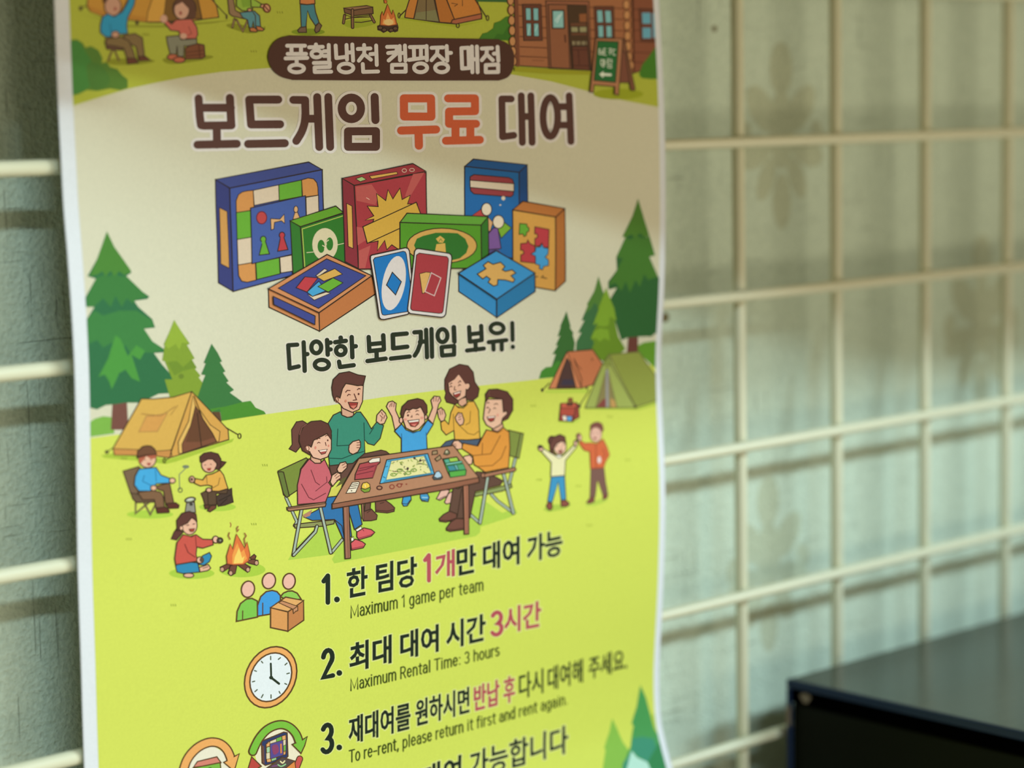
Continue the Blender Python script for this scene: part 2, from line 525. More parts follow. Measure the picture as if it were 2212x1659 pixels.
def ell(cx, cy, rx, ry, k=0.0, n=28, t0=0, t1=2*math.pi):
    return [(cx + rx*math.cos(t0+(t1-t0)*i/n), cy + ry*math.sin(t0+(t1-t0)*i/n) + k*rx*math.cos(t0+(t1-t0)*i/n)) for i in range(n)]
def E(c, cx, cy, rx, ry, k=0.0, o=None, w=2.2): F(c, ell(cx, cy, rx, ry, k, 28 if max(rx, ry) / FR[2] > 5 else 12), o, w)
def R_(c, w, cx, cy, rx, ry, k=0.0): stroke(c, w, pts(ell(cx, cy, rx, ry, k)), True)

def glyphs(body):
    cu = bpy.data.curves.new('lettering', 'FONT')
    cu.body = body; cu.size = 1; cu.resolution_u = 2; cu.fill_mode = 'FRONT'
    o = bpy.data.objects.new('lettering', cu); COL.objects.link(o)
    bpy.context.view_layer.update()
    me = bpy.data.meshes.new_from_object(o.evaluated_get(bpy.context.evaluated_depsgraph_get()))
    V = [(v.co.x, v.co.y) for v in me.vertices]; Fc = [tuple(p.vertices) for p in me.polygons]
    bpy.data.objects.remove(o); bpy.data.curves.remove(cu); bpy.data.meshes.remove(me)
    cnt = {}
    for f in Fc:
        for k in range(len(f)):
            e = tuple(sorted((f[k], f[k-1]))); cnt[e] = cnt.get(e, 0) + 1
    return V, Fc, [e for e, n in cnt.items() if n == 1]
def T(c, body, bl, br, tl, tr, bold=2.0, halo=None):                # lettering fitted into four corners on the print, with a rounded rim
    V, Fc, rim = glyphs(body)
    xs = [a for a, b in V]; ys = [b for a, b in V]
    xa, xb, ya, yb = min(xs), max(xs), min(ys), max(ys)
    W_ = math.dist(bl, br); H_ = math.dist(bl, tl); r = bold / 2
    q = []
    for a, b in V:
        u = (r + (a - xa) / (xb - xa) * (W_ - 2*r)) / W_; v = (r + (b - ya) / (yb - ya) * (H_ - 2*r)) / H_
        q.append(tuple((bl[d]*(1-u)+br[d]*u)*(1-v) + (tl[d]*(1-u)+tr[d]*u)*v for d in (0, 1)))
    nb = {}
    for a, b in rim: nb.setdefault(a, []).append(b); nb.setdefault(b, []).append(a)
    rings = []; left = set(nb)
    while left:
        a = left.pop(); ring = [a]; prev = None
        while True:
            nx_ = [b for b in nb[ring[-1]] if b in left]
            if not nx_: break
            ring.append(nx_[0]); left.discard(nx_[0])
        rings.append([q[i] for i in ring])
    for cc, w in ([(halo, bold + 4)] if halo else []) + [(c, bold)]:
        cells = set()
        for f in Fc: cells.update(cells_poly([q[i] for i in f]))
        for s in rings: cells |= path_cells(s, w)
        lay = layer(cells)
        if cc == c:
            emit([[q[i] for i in f] for f in Fc], col(cc), lay)
            lay = layer(cells)
        emit([t for s in rings for t in ribbon(s, w, True)[0]], col(cc), lay)

# ---- a thin rounded alphabet for the small lines and the rule numbers
def arc(cx, cy, rx, ry, a, b, n=9): return [(cx + rx * math.cos(math.radians(a + (b - a) * k / n)), cy + ry * math.sin(math.radians(a + (b - a) * k / n))) for k in range(n + 1)]
XH = .53
def bowl(): return arc(.25, XH / 2, .19, XH / 2, 0, 360, 18)
ABC = {
 'M': (.80, [[(.08, 0), (.08, .727), (.40, .10), (.72, .727), (.72, 0)]]), 'T': (.56, [[(.02, .727), (.54, .727)], [(.28, .727), (.28, 0)]]),
 'R': (.58, [[(.08, 0), (.08, .727), (.30, .727)] + arc(.30, .54, .19, .187, 90, -90) + [(.08, .353)], [(.30, .353), (.52, 0)]]),
 'a': (.50, [arc(.25, .33, .17, .20, 150, 0, 6) + [(.42, 0)], [(.42, .32), (.26, .31)] + arc(.24, .16, .16, .155, 90, 300, 8) + [(.42, .12)]]),
 'x': (.46, [[(.04, XH), (.42, 0)], [(.42, XH), (.04, 0)]]), 'i': (.22, [[(.11, 0), (.11, XH)], [(.11, .68), (.11, .70)]]),
 'm': (.80, [[(.08, 0), (.08, XH)], [(.08, .34)] + arc(.24, .36, .16, .17, 180, 0) + [(.40, 0)], [(.40, .34)] + arc(.56, .36, .16, .17, 180, 0) + [(.72, 0)]]),
 'u': (.50, [[(.08, XH), (.08, .18)] + arc(.25, .18, .17, .18, 180, 360) + [(.42, XH)], [(.42, .3), (.42, 0)]]),
 'n': (.50, [[(.08, 0), (.08, XH)], [(.08, .34)] + arc(.25, .35, .17, .18, 180, 0) + [(.42, 0)]]),
 'h': (.50, [[(.08, 0), (.08, .75)], [(.08, .34)] + arc(.25, .35, .17, .18, 180, 0) + [(.42, 0)]]),
 'r': (.34, [[(.08, 0), (.08, XH)], [(.08, .34)] + arc(.25, .35, .17, .17, 180, 75, 6)]), 'l': (.22, [[(.11, 0), (.11, .75)]]),
 '1': (.36, [[(.06, .60), (.22, .727), (.22, 0)]]), 't': (.34, [[(.16, .68), (.16, .14)] + arc(.27, .12, .11, .12, 180, 280, 5), [(.03, XH), (.31, XH)]]),
 'f': (.34, [[(.14, 0), (.14, .60)] + arc(.27, .62, .13, .13, 180, 80, 5), [(.03, XH), (.31, XH)]]),
 'g': (.50, [bowl(), [(.42, XH), (.42, -.04)] + arc(.25, -.04, .17, .16, 0, -150, 8)]), 'p': (.50, [bowl(), [(.07, XH), (.07, -.2)]]), 'd': (.50, [bowl(), [(.43, 0), (.43, .75)]]),
 'e': (.50, [[(.08, .28), (.43, .28)] + arc(.25, .27, .18, .26, 0, 320, 16)]), 'o': (.50, [bowl()]),
 's': (.44, [arc(.22, .40, .15, .13, 40, 250, 9) + arc(.22, .14, .16, .135, 85, -140, 9)]), 'w': (.66, [[(.03, XH), (.18, 0), (.33, XH), (.48, 0), (.63, XH)]]),
 ':': (.22, [[(.11, .04), (.11, .06)], [(.11, .46), (.11, .48)]]), '.': (.22, [[(.11, .03), (.11, .05)]]), ',': (.22, [[(.12, .05), (.07, -.12)]]), '-': (.40, [[(.05, .28), (.35, .28)]]),
 '2': (.52, [arc(.25, .52, .19, .20, 170, -30, 9) + [(.06, .0), (.46, .0)]]), '3': (.52, [arc(.24, .54, .18, .185, 150, -80, 10) + arc(.24, .18, .20, .185, 75, -150, 10)]), ' ': (.22, [])}
def A(c, body, bl, br, tl, tr, w, gap=.06, dot=1.0, halo=None):     # small lettering between two baseline and two cap-height points
    adv = sum(ABC[ch][0] for ch in body) + gap * (len(body) - 1)
    for cc, ww in ([(halo, w + 3.5)] if halo else []) + [(c, w)]:
        x0 = 0
        for ch in body:
            for s in ABC[ch][1]:
                q = []
                for x, y in s:
                    u = (x0 + x) / adv; v = y / .727
                    q.append(tuple((bl[d]*(1-u)+br[d]*u)*(1-v) + (tl[d]*(1-u)+tr[d]*u)*v for d in (0, 1)))
                small = ch in '.:' or (ch == 'i' and s[0][1] > .6)
                if small:
                    r = ww * .5 * (dot if ch == '.' else 1.1); cells = path_cells([q[0], q[0]], r * 2 + 1)
                    emit(disc(q[0], r), col(cc), layer(cells))
                else: stroke(cc, ww, q)
            x0 += ABC[ch][0] + gap
# ---- printed backgrounds
fr(0, 0, 1, '')
part('cream_background')
F('L#d1d2b9', '60 60 1500 60 1500 1000 60 1000')
part('meadow_print')
F('L#ccd95d', '60 962 195 946 300 933 400 919 479 908 580 894 717 875 833 857 1000 837 1140 822 1188 816 1300 801 1500 776 1700 2500 60 2500')
part('campsite_print')
F('T#959a33', '60 -90 1500 -90 1500 244 1421 231 1343 216 1267 196 1191 176 1106 161 1000 152 850 146 700 144 579 147 480 155 402 166 340 178 276 192 210 212 159 228 60 262')

# ---- the upper camping scene
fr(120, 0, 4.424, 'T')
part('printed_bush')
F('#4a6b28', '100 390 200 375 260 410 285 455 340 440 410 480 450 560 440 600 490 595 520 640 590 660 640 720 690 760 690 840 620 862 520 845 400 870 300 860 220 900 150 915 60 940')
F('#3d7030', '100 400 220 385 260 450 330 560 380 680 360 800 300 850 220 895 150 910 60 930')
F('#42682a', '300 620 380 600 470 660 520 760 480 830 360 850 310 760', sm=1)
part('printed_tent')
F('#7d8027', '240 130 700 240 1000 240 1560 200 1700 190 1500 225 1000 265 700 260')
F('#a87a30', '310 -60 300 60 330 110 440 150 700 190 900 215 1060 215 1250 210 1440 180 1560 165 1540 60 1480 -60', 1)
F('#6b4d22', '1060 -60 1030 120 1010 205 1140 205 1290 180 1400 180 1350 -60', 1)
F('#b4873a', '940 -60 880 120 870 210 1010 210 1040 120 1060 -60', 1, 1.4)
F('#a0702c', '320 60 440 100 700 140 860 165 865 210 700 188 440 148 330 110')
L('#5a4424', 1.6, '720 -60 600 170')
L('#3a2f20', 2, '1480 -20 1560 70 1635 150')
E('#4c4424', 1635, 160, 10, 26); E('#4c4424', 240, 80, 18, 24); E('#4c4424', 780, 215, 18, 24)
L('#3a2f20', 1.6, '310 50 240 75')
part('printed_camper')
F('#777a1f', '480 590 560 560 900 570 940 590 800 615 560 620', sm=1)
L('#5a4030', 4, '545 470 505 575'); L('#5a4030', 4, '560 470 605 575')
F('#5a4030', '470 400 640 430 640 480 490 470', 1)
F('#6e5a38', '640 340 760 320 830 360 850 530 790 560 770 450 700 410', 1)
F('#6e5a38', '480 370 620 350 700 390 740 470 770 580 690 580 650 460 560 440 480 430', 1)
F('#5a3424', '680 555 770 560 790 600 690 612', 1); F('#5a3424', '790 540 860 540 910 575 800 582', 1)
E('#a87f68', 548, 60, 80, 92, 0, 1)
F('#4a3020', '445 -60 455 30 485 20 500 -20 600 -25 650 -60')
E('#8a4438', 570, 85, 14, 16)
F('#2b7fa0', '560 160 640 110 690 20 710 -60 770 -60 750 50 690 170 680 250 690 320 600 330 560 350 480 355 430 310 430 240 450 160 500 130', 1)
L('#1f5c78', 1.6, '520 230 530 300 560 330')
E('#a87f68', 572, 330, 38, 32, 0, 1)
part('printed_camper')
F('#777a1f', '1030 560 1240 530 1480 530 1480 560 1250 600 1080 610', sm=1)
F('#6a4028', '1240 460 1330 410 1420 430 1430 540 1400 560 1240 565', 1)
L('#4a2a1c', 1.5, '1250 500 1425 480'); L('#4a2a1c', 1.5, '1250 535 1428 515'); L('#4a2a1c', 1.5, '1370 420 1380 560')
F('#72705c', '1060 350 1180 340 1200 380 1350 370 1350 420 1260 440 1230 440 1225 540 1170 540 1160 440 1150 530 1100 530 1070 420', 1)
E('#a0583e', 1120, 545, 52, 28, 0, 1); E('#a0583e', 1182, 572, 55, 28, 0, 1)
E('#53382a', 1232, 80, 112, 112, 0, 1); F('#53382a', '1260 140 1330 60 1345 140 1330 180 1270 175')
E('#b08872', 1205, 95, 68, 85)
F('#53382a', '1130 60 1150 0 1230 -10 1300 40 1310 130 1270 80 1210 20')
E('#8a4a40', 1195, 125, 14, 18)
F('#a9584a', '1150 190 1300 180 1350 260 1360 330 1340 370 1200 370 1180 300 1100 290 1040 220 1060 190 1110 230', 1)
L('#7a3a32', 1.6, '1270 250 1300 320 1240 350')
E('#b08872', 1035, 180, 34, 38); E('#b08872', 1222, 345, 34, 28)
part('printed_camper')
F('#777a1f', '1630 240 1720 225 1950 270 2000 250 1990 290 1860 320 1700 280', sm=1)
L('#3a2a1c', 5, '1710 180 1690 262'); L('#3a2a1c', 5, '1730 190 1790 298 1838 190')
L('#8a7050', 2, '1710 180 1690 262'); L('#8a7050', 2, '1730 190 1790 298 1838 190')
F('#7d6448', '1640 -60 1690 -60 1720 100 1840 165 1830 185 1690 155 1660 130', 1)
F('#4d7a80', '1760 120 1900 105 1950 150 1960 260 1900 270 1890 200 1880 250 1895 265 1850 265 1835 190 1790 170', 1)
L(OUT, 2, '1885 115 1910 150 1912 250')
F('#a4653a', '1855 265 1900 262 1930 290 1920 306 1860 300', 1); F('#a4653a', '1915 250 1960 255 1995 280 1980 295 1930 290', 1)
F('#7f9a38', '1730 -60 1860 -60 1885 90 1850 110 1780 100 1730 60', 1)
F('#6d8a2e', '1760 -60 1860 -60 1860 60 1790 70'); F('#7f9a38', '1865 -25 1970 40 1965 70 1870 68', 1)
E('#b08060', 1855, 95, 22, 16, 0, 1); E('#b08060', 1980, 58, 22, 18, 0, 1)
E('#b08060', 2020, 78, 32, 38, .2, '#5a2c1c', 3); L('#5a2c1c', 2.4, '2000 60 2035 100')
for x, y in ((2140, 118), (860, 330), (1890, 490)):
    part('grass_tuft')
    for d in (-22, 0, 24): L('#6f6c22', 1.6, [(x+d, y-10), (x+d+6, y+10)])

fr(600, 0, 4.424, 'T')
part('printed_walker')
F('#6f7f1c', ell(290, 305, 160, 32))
F('#3f6f78', '215 40 280 45 350 38 360 110 395 215 360 245 310 170 285 100 270 255 225 260', 1)
F('#b06b3c', '215 -70 350 -70 356 35 280 44 212 35', 1)
F('#65503e', '215 262 272 255 275 310 200 310 190 290', 1); F('#65503e', '395 215 420 245 395 300 365 315 352 290 362 250', 1)
part('printed_camp_table')
F('#838e26', '620 225 720 270 930 230 900 190 700 190', sm=1)
LO('#7a5a40', 2.6, '640 145 628 220'); LO('#7a5a40', 2.6, '885 140 922 210')
L(OUT, 2, '735 212 800 214 900 196'); L(OUT, 2, '640 185 700 170 880 162')
F('#664a32', '632 78 715 100 908 68 912 130 730 150 640 122', 1)
F('#7e6043', '632 75 850 54 908 66 720 98', 1)
LO('#7a5a40', 3, '714 95 716 262'); L(OUT, 1.6, '640 140 715 165 890 145')
part('printed_tent')
F('#8a9226', '1150 180 1700 260 2040 190 1700 240 1230 160', sm=0)
F('#a96c30', '1215 160 1225 100 1280 -70 1880 -70 1950 135 1950 180 1700 230 1540 215 1215 168', 1)
F('#6b5a3c', '1355 -70 1300 178 1540 208 1480 -70', 1)
F('#6f6c48', '1325 120 1510 95 1538 205 1305 180'); L(OUT, 1.6, '1420 -60 1418 190')
F('#9a5f2a', '1490 -70 1590 -70 1690 190 1660 222 1545 212', 1)
F('#93553a', '1690 185 1950 130 1947 180 1700 230 1655 222 1668 190', 1)
L(OUT, 1.8, '1590 -60 1690 190'); L(OUT, 1.3, '1660 30 1720 40 1690 60'); L(OUT, 1.3, '1765 -30 1765 60')
L(OUT, 2.4, '1225 95 1165 155'); R_(OUT, 1.8, 1160, 148, 10, 24); L(OUT, 2.4, '1890 0 1995 165'); R_(OUT, 1.8, 2006, 172, 12, 24); R_(OUT, 1.8, 1722, 245, 14, 20)
part('printed_campfire')
F('#3d2c20', '955 250 990 235 1040 245 1090 235 1140 225 1150 260 1145 295 1120 305 1090 290 1075 308 1050 290 1010 310 985 292 958 285', 1)
for a in ((980, 266), (1018, 285), (1085, 288), (1124, 272)): E('#55402e', *a, 22, 17, 0, '#2a1c14', 1.5)
F('#b0602e', '980 240 985 150 1000 110 1010 150 1030 100 1050 40 1080 120 1090 140 1102 95 1120 150 1140 235 1060 248', '#6a3a20', 1.5)
F('#c98a4a', '1000 230 1010 180 1030 190 1050 120 1080 190 1110 165 1122 232 1060 242')
E('#d6a86a', 1060, 212, 45, 30); F('#b0602e', '1020 30 1015 -10 1045 10 1040 32', '#6a3a20', 1.2)
part('printed_bush')
F('#35552c', '1890 -70 2300 -70 2300 25 1900 15')
F('#3f6b22', '1925 375 1960 320 2005 310 2060 270 2070 220 2130 200 2180 160 2260 150 2260 390')
F('#355f1e', '2060 375 2100 320 2150 330 2200 250 2260 240 2260 390')

fr(1030, 0, 5.267, 'T')
part('printed_log_cabin')
F('#74452f', '1760 -70 2200 -70 2200 790 1850 812 1790 832 1760 830', 1)
for k, y in enumerate((110, 232, 350, 478, 600, 712)): L('#4b2a1c', 1.6, [(1775, y-6), (2100, y+8)])
F('#8c5a3a', '430 -70 1760 -70 1790 832 1300 800 430 745', 1)
L('#4b2a1c', 2.4, '440 -60 478 745'); L('#6a3f2a', 8, '450 -60 468 740')
for a in ('470 55 780 70', '480 182 785 192', '484 310 790 318', '486 415 795 433', '488 532 800 546', '490 640 805 656', '1270 82 1690 98', '1280 208 1690 222', '1285 340 1700 350', '1290 440 1350 440', '1295 585 1330 590'): L('#4b2a1c', 1.8, a)
L('#74492f', 2, '630 685 770 690')
for k, (x, y) in enumerate(((385, 5), (392, 115), (397, 233), (403, 348), (407, 470), (412, 585), (417, 695))): E('#a8784c', x, y, 36, 54, 0, '#4b2a1c', 2)
for x, y in ((1702, 52), (1708, 170), (1712, 290), (1716, 407), (1722, 525), (1735, 645), (1750, 745)): E('#a8784c', x, y, 37, 54, 0, '#4b2a1c', 2)
L('#4b2a1c', 2, '1778 -60 1790 830')
part('printed_window', PARTS[-1])
F('#5d3526', '520 50 730 50 745 460 535 460', 1)
for s in ('555 90 615 92 618 230 560 230', '640 92 700 92 703 235 645 232', '562 265 618 265 620 410 568 410', '648 265 703 265 708 415 650 412'): F('#6fa0a0', s, 1, 1.6)
L('#9cc4bc', 1.5, '580 400 605 290'); L('#9cc4bc', 1.5, '660 360 690 290')
part('printed_doorway', PARTS[-2])
F('#84533a', '785 10 1275 15 1300 800 820 775', 1); F('#42301f', '1035 55 1250 60 1290 800 1080 785', 1)
F('#7d4f35', '812 50 1030 52 1060 782 842 770', 1)
F('#7aa6a2', '858 118 990 118 995 322 862 322', 1, 3); L('#b4d2c8', 2, '890 240 940 170'); L('#b4d2c8', 2, '910 260 965 150')
F('#4b2c1e', '992 395 1012 395 1018 485 1000 485')
F('#7d4d2e', '1165 160 1248 155 1248 250 1170 250')
for s in ('1060 260 1250 258 1252 300 1065 300', '1070 372 1255 372 1258 405 1072 405'): F('#5e3c28', s, 1, 1.3)
for s in ('1070 305 1150 305 1155 366 1075 366', '1165 305 1250 302 1252 366 1170 368'): F('#85805c', s, 1, 1.3)
for i in range(6): F(('#8a7f5f', '#6f6248')[i % 2], [(1085+i*29, 465), (1110+i*29, 465), (1112+i*29, 515), (1087+i*29, 515)], 1, 1)
F('#5a3527', '1082 528 1262 528 1285 800 1095 785', 1); L('#3a2018', 1.5, '1155 570 1165 740'); L('#3a2018', 1.5, '1085 565 1265 565'); L('#3a2018', 1.5, '1092 745 1282 750')
part('printed_window', PARTS[-3])
F('#5d3526', '1335 75 1555 75 1565 432 1350 432', 1)
for s in ('1365 115 1430 115 1440 258 1372 258', '1455 118 1525 120 1535 260 1465 262', '1378 290 1440 290 1445 425 1382 425', '1470 292 1535 292 1540 425 1475 425'): F('#6fa0a0', s, 1, 1.6)
part('printed_window', PARTS[-4])
F('#5e3526', '1850 100 2060 110 2060 470 1870 460', 1)
for s in ('1880 145 1975 145 1980 270 1885 270', '1885 315 1980 315 1982 435 1888 435', '1998 148 2060 150 2060 430 2004 430'): F('#5a90a0', s)
part('printed_bush')
F('#3c6a1f', '2200 500 2030 540 1960 640 1880 740 1845 850 1880 890 1990 900 2200 895')
part('printed_chalkboard_sign')
F('#86851f', '430 765 1300 812 1290 850 800 840 430 810'); F('#838a1c', ell(1610, 1070, 285, 62))
F('#6d4630', '1640 440 1680 450 1800 1010 1790 1030 1755 1025 1640 500', 1); F('#6a4130', '1630 560 1690 600 1740 940 1610 940', 1)
F('#9a6a48', '1355 435 1660 440 1612 1082 1570 1072 1572 985 1335 965 1325 1052 1288 1045', 1)
F('#235a2c', '1375 465 1612 475 1578 938 1335 915', 1)
CH = '#c0c4b0'
for s in ('1410 555 1392 560 1392 615 1425 618 1425 585 1395 588', '1470 552 1442 555 1442 622 1475 628', '1445 588 1470 590', '1500 555 1530 556 1512 622', '1500 590 1525 585', '1578 565 1555 568 1545 600 1555 625 1580 628', '1545 556 1548 562'): L(CH, 1.8, s)
for s in ('1410 680 1412 735 1440 735 1438 680 1410 680', '1452 675 1455 752', '1440 695 1452 695', '1440 718 1452 718', '1418 755 1440 752 1442 768', '1480 672 1505 672 1505 695 1482 695 1482 718 1508 718', '1528 668 1532 722', '1532 695 1545 695', '1490 738 1530 738 1532 772 1492 768 1490 738'): L(CH, 1.7, s)
F(CH, '1392 845 1442 808 1442 832 1532 838 1532 866 1442 862 1438 886')

# ---- brown banner and headline
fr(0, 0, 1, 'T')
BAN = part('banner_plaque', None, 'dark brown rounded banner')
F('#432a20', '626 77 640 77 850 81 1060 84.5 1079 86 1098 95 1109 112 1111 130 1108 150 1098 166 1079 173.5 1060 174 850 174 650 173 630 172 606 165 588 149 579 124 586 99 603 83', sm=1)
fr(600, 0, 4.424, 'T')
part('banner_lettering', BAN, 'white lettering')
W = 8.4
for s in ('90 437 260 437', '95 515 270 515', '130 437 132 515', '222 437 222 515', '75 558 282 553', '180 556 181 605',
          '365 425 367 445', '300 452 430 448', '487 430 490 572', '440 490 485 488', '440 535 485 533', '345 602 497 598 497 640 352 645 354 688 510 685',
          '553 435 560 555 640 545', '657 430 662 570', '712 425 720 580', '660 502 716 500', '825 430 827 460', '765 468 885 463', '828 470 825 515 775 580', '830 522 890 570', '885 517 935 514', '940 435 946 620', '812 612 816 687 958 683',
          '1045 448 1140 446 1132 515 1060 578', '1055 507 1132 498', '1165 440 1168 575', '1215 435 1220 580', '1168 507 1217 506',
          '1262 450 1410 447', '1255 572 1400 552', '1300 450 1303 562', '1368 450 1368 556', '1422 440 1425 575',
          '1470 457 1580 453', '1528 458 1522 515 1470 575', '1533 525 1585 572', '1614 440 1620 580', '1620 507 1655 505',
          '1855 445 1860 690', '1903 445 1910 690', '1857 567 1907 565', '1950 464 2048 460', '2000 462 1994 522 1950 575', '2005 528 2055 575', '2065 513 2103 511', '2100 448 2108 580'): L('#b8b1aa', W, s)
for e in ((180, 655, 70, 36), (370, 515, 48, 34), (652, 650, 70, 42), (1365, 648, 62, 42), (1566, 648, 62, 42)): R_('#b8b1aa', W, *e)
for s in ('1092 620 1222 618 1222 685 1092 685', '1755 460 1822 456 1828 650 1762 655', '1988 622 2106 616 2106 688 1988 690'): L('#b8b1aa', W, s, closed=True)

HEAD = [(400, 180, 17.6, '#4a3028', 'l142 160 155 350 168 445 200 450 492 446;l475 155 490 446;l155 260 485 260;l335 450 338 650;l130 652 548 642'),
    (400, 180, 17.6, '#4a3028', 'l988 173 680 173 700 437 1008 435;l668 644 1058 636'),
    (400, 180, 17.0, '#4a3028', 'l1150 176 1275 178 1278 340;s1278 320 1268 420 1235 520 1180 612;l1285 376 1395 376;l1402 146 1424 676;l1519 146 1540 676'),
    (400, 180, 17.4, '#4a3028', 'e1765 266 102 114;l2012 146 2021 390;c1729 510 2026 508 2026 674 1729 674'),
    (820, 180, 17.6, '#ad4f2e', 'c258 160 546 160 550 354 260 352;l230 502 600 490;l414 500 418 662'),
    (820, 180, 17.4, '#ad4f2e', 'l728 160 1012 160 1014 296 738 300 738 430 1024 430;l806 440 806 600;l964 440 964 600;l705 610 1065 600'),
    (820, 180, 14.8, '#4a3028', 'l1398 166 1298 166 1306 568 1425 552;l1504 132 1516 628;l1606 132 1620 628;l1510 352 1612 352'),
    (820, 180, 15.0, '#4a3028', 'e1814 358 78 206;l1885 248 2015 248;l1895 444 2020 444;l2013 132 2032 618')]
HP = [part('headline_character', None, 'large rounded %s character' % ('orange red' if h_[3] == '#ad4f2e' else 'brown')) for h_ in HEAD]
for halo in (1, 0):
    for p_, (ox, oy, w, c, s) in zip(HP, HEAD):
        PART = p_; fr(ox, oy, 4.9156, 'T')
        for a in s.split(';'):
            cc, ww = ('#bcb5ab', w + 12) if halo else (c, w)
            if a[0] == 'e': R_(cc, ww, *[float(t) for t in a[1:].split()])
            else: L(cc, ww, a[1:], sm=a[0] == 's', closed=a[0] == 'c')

# ---- the board games
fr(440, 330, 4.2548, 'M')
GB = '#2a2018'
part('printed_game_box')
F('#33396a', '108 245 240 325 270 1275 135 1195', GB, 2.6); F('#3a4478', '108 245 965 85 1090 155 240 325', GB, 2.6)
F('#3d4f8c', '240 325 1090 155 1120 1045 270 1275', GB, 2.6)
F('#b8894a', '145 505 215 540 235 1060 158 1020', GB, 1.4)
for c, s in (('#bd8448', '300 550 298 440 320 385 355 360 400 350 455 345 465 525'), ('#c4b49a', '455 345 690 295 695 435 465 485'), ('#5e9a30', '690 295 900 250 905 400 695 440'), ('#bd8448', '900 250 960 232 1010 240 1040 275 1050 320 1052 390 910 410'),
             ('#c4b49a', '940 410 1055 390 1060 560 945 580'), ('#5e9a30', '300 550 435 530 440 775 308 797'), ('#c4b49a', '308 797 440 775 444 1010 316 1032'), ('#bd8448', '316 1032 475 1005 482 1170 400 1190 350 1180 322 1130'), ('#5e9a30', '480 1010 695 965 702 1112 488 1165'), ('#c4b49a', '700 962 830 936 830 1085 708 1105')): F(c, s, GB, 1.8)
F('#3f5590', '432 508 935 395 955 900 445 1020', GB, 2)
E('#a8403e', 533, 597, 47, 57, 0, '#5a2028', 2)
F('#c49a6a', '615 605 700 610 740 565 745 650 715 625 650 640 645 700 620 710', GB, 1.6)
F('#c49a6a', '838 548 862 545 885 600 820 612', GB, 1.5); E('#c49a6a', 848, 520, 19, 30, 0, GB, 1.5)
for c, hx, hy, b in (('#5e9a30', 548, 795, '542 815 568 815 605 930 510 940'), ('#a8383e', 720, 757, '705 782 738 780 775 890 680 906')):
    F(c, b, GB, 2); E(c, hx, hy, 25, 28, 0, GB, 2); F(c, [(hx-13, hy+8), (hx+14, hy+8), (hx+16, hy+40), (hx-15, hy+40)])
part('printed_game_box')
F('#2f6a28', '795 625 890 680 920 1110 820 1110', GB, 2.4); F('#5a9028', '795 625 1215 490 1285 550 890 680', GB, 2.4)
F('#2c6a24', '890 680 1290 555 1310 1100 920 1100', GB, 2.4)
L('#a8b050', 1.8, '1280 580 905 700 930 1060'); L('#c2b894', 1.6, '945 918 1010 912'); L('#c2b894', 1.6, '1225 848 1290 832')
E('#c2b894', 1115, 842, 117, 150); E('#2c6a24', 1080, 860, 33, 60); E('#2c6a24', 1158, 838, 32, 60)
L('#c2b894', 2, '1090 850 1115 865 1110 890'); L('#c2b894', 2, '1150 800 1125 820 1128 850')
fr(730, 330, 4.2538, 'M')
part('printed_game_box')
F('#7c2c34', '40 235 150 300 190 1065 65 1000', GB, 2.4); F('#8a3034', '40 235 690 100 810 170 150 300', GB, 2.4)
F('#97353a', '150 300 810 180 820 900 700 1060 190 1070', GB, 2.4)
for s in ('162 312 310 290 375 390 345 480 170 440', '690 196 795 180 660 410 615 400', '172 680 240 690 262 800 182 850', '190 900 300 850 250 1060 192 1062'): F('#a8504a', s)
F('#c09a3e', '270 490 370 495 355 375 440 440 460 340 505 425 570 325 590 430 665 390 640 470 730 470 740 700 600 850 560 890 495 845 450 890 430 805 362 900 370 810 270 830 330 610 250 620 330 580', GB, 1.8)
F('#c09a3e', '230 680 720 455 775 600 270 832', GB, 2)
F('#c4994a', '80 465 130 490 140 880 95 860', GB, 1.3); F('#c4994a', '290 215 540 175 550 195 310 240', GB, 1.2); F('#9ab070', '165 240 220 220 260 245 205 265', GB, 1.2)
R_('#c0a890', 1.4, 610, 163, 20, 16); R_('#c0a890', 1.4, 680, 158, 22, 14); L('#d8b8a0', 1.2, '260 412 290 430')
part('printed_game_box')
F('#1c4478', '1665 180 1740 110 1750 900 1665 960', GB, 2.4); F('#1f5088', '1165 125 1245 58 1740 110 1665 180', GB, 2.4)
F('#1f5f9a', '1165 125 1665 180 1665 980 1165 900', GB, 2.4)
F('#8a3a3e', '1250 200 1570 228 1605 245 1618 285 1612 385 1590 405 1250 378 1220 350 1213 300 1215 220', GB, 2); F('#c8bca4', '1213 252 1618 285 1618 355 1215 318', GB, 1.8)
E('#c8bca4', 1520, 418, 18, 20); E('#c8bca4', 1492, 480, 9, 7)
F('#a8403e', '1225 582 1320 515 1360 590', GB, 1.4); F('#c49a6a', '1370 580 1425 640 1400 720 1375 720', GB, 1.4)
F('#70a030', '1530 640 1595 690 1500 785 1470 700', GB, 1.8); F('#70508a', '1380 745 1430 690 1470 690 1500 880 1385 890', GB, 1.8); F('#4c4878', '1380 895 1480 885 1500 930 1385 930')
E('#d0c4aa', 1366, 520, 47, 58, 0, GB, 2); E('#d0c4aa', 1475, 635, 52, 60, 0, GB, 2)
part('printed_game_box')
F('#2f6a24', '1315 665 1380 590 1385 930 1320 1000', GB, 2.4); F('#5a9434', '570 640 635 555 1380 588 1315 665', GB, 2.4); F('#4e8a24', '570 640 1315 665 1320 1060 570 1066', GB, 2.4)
E('#c09850', 955, 855, 322, 162, 0, GB, 2); F('#2c6826', '700 850 725 790 780 765 900 735 1020 735 1100 740 1170 790 1200 860 1180 920 1120 970 1000 1000 850 990 740 940')
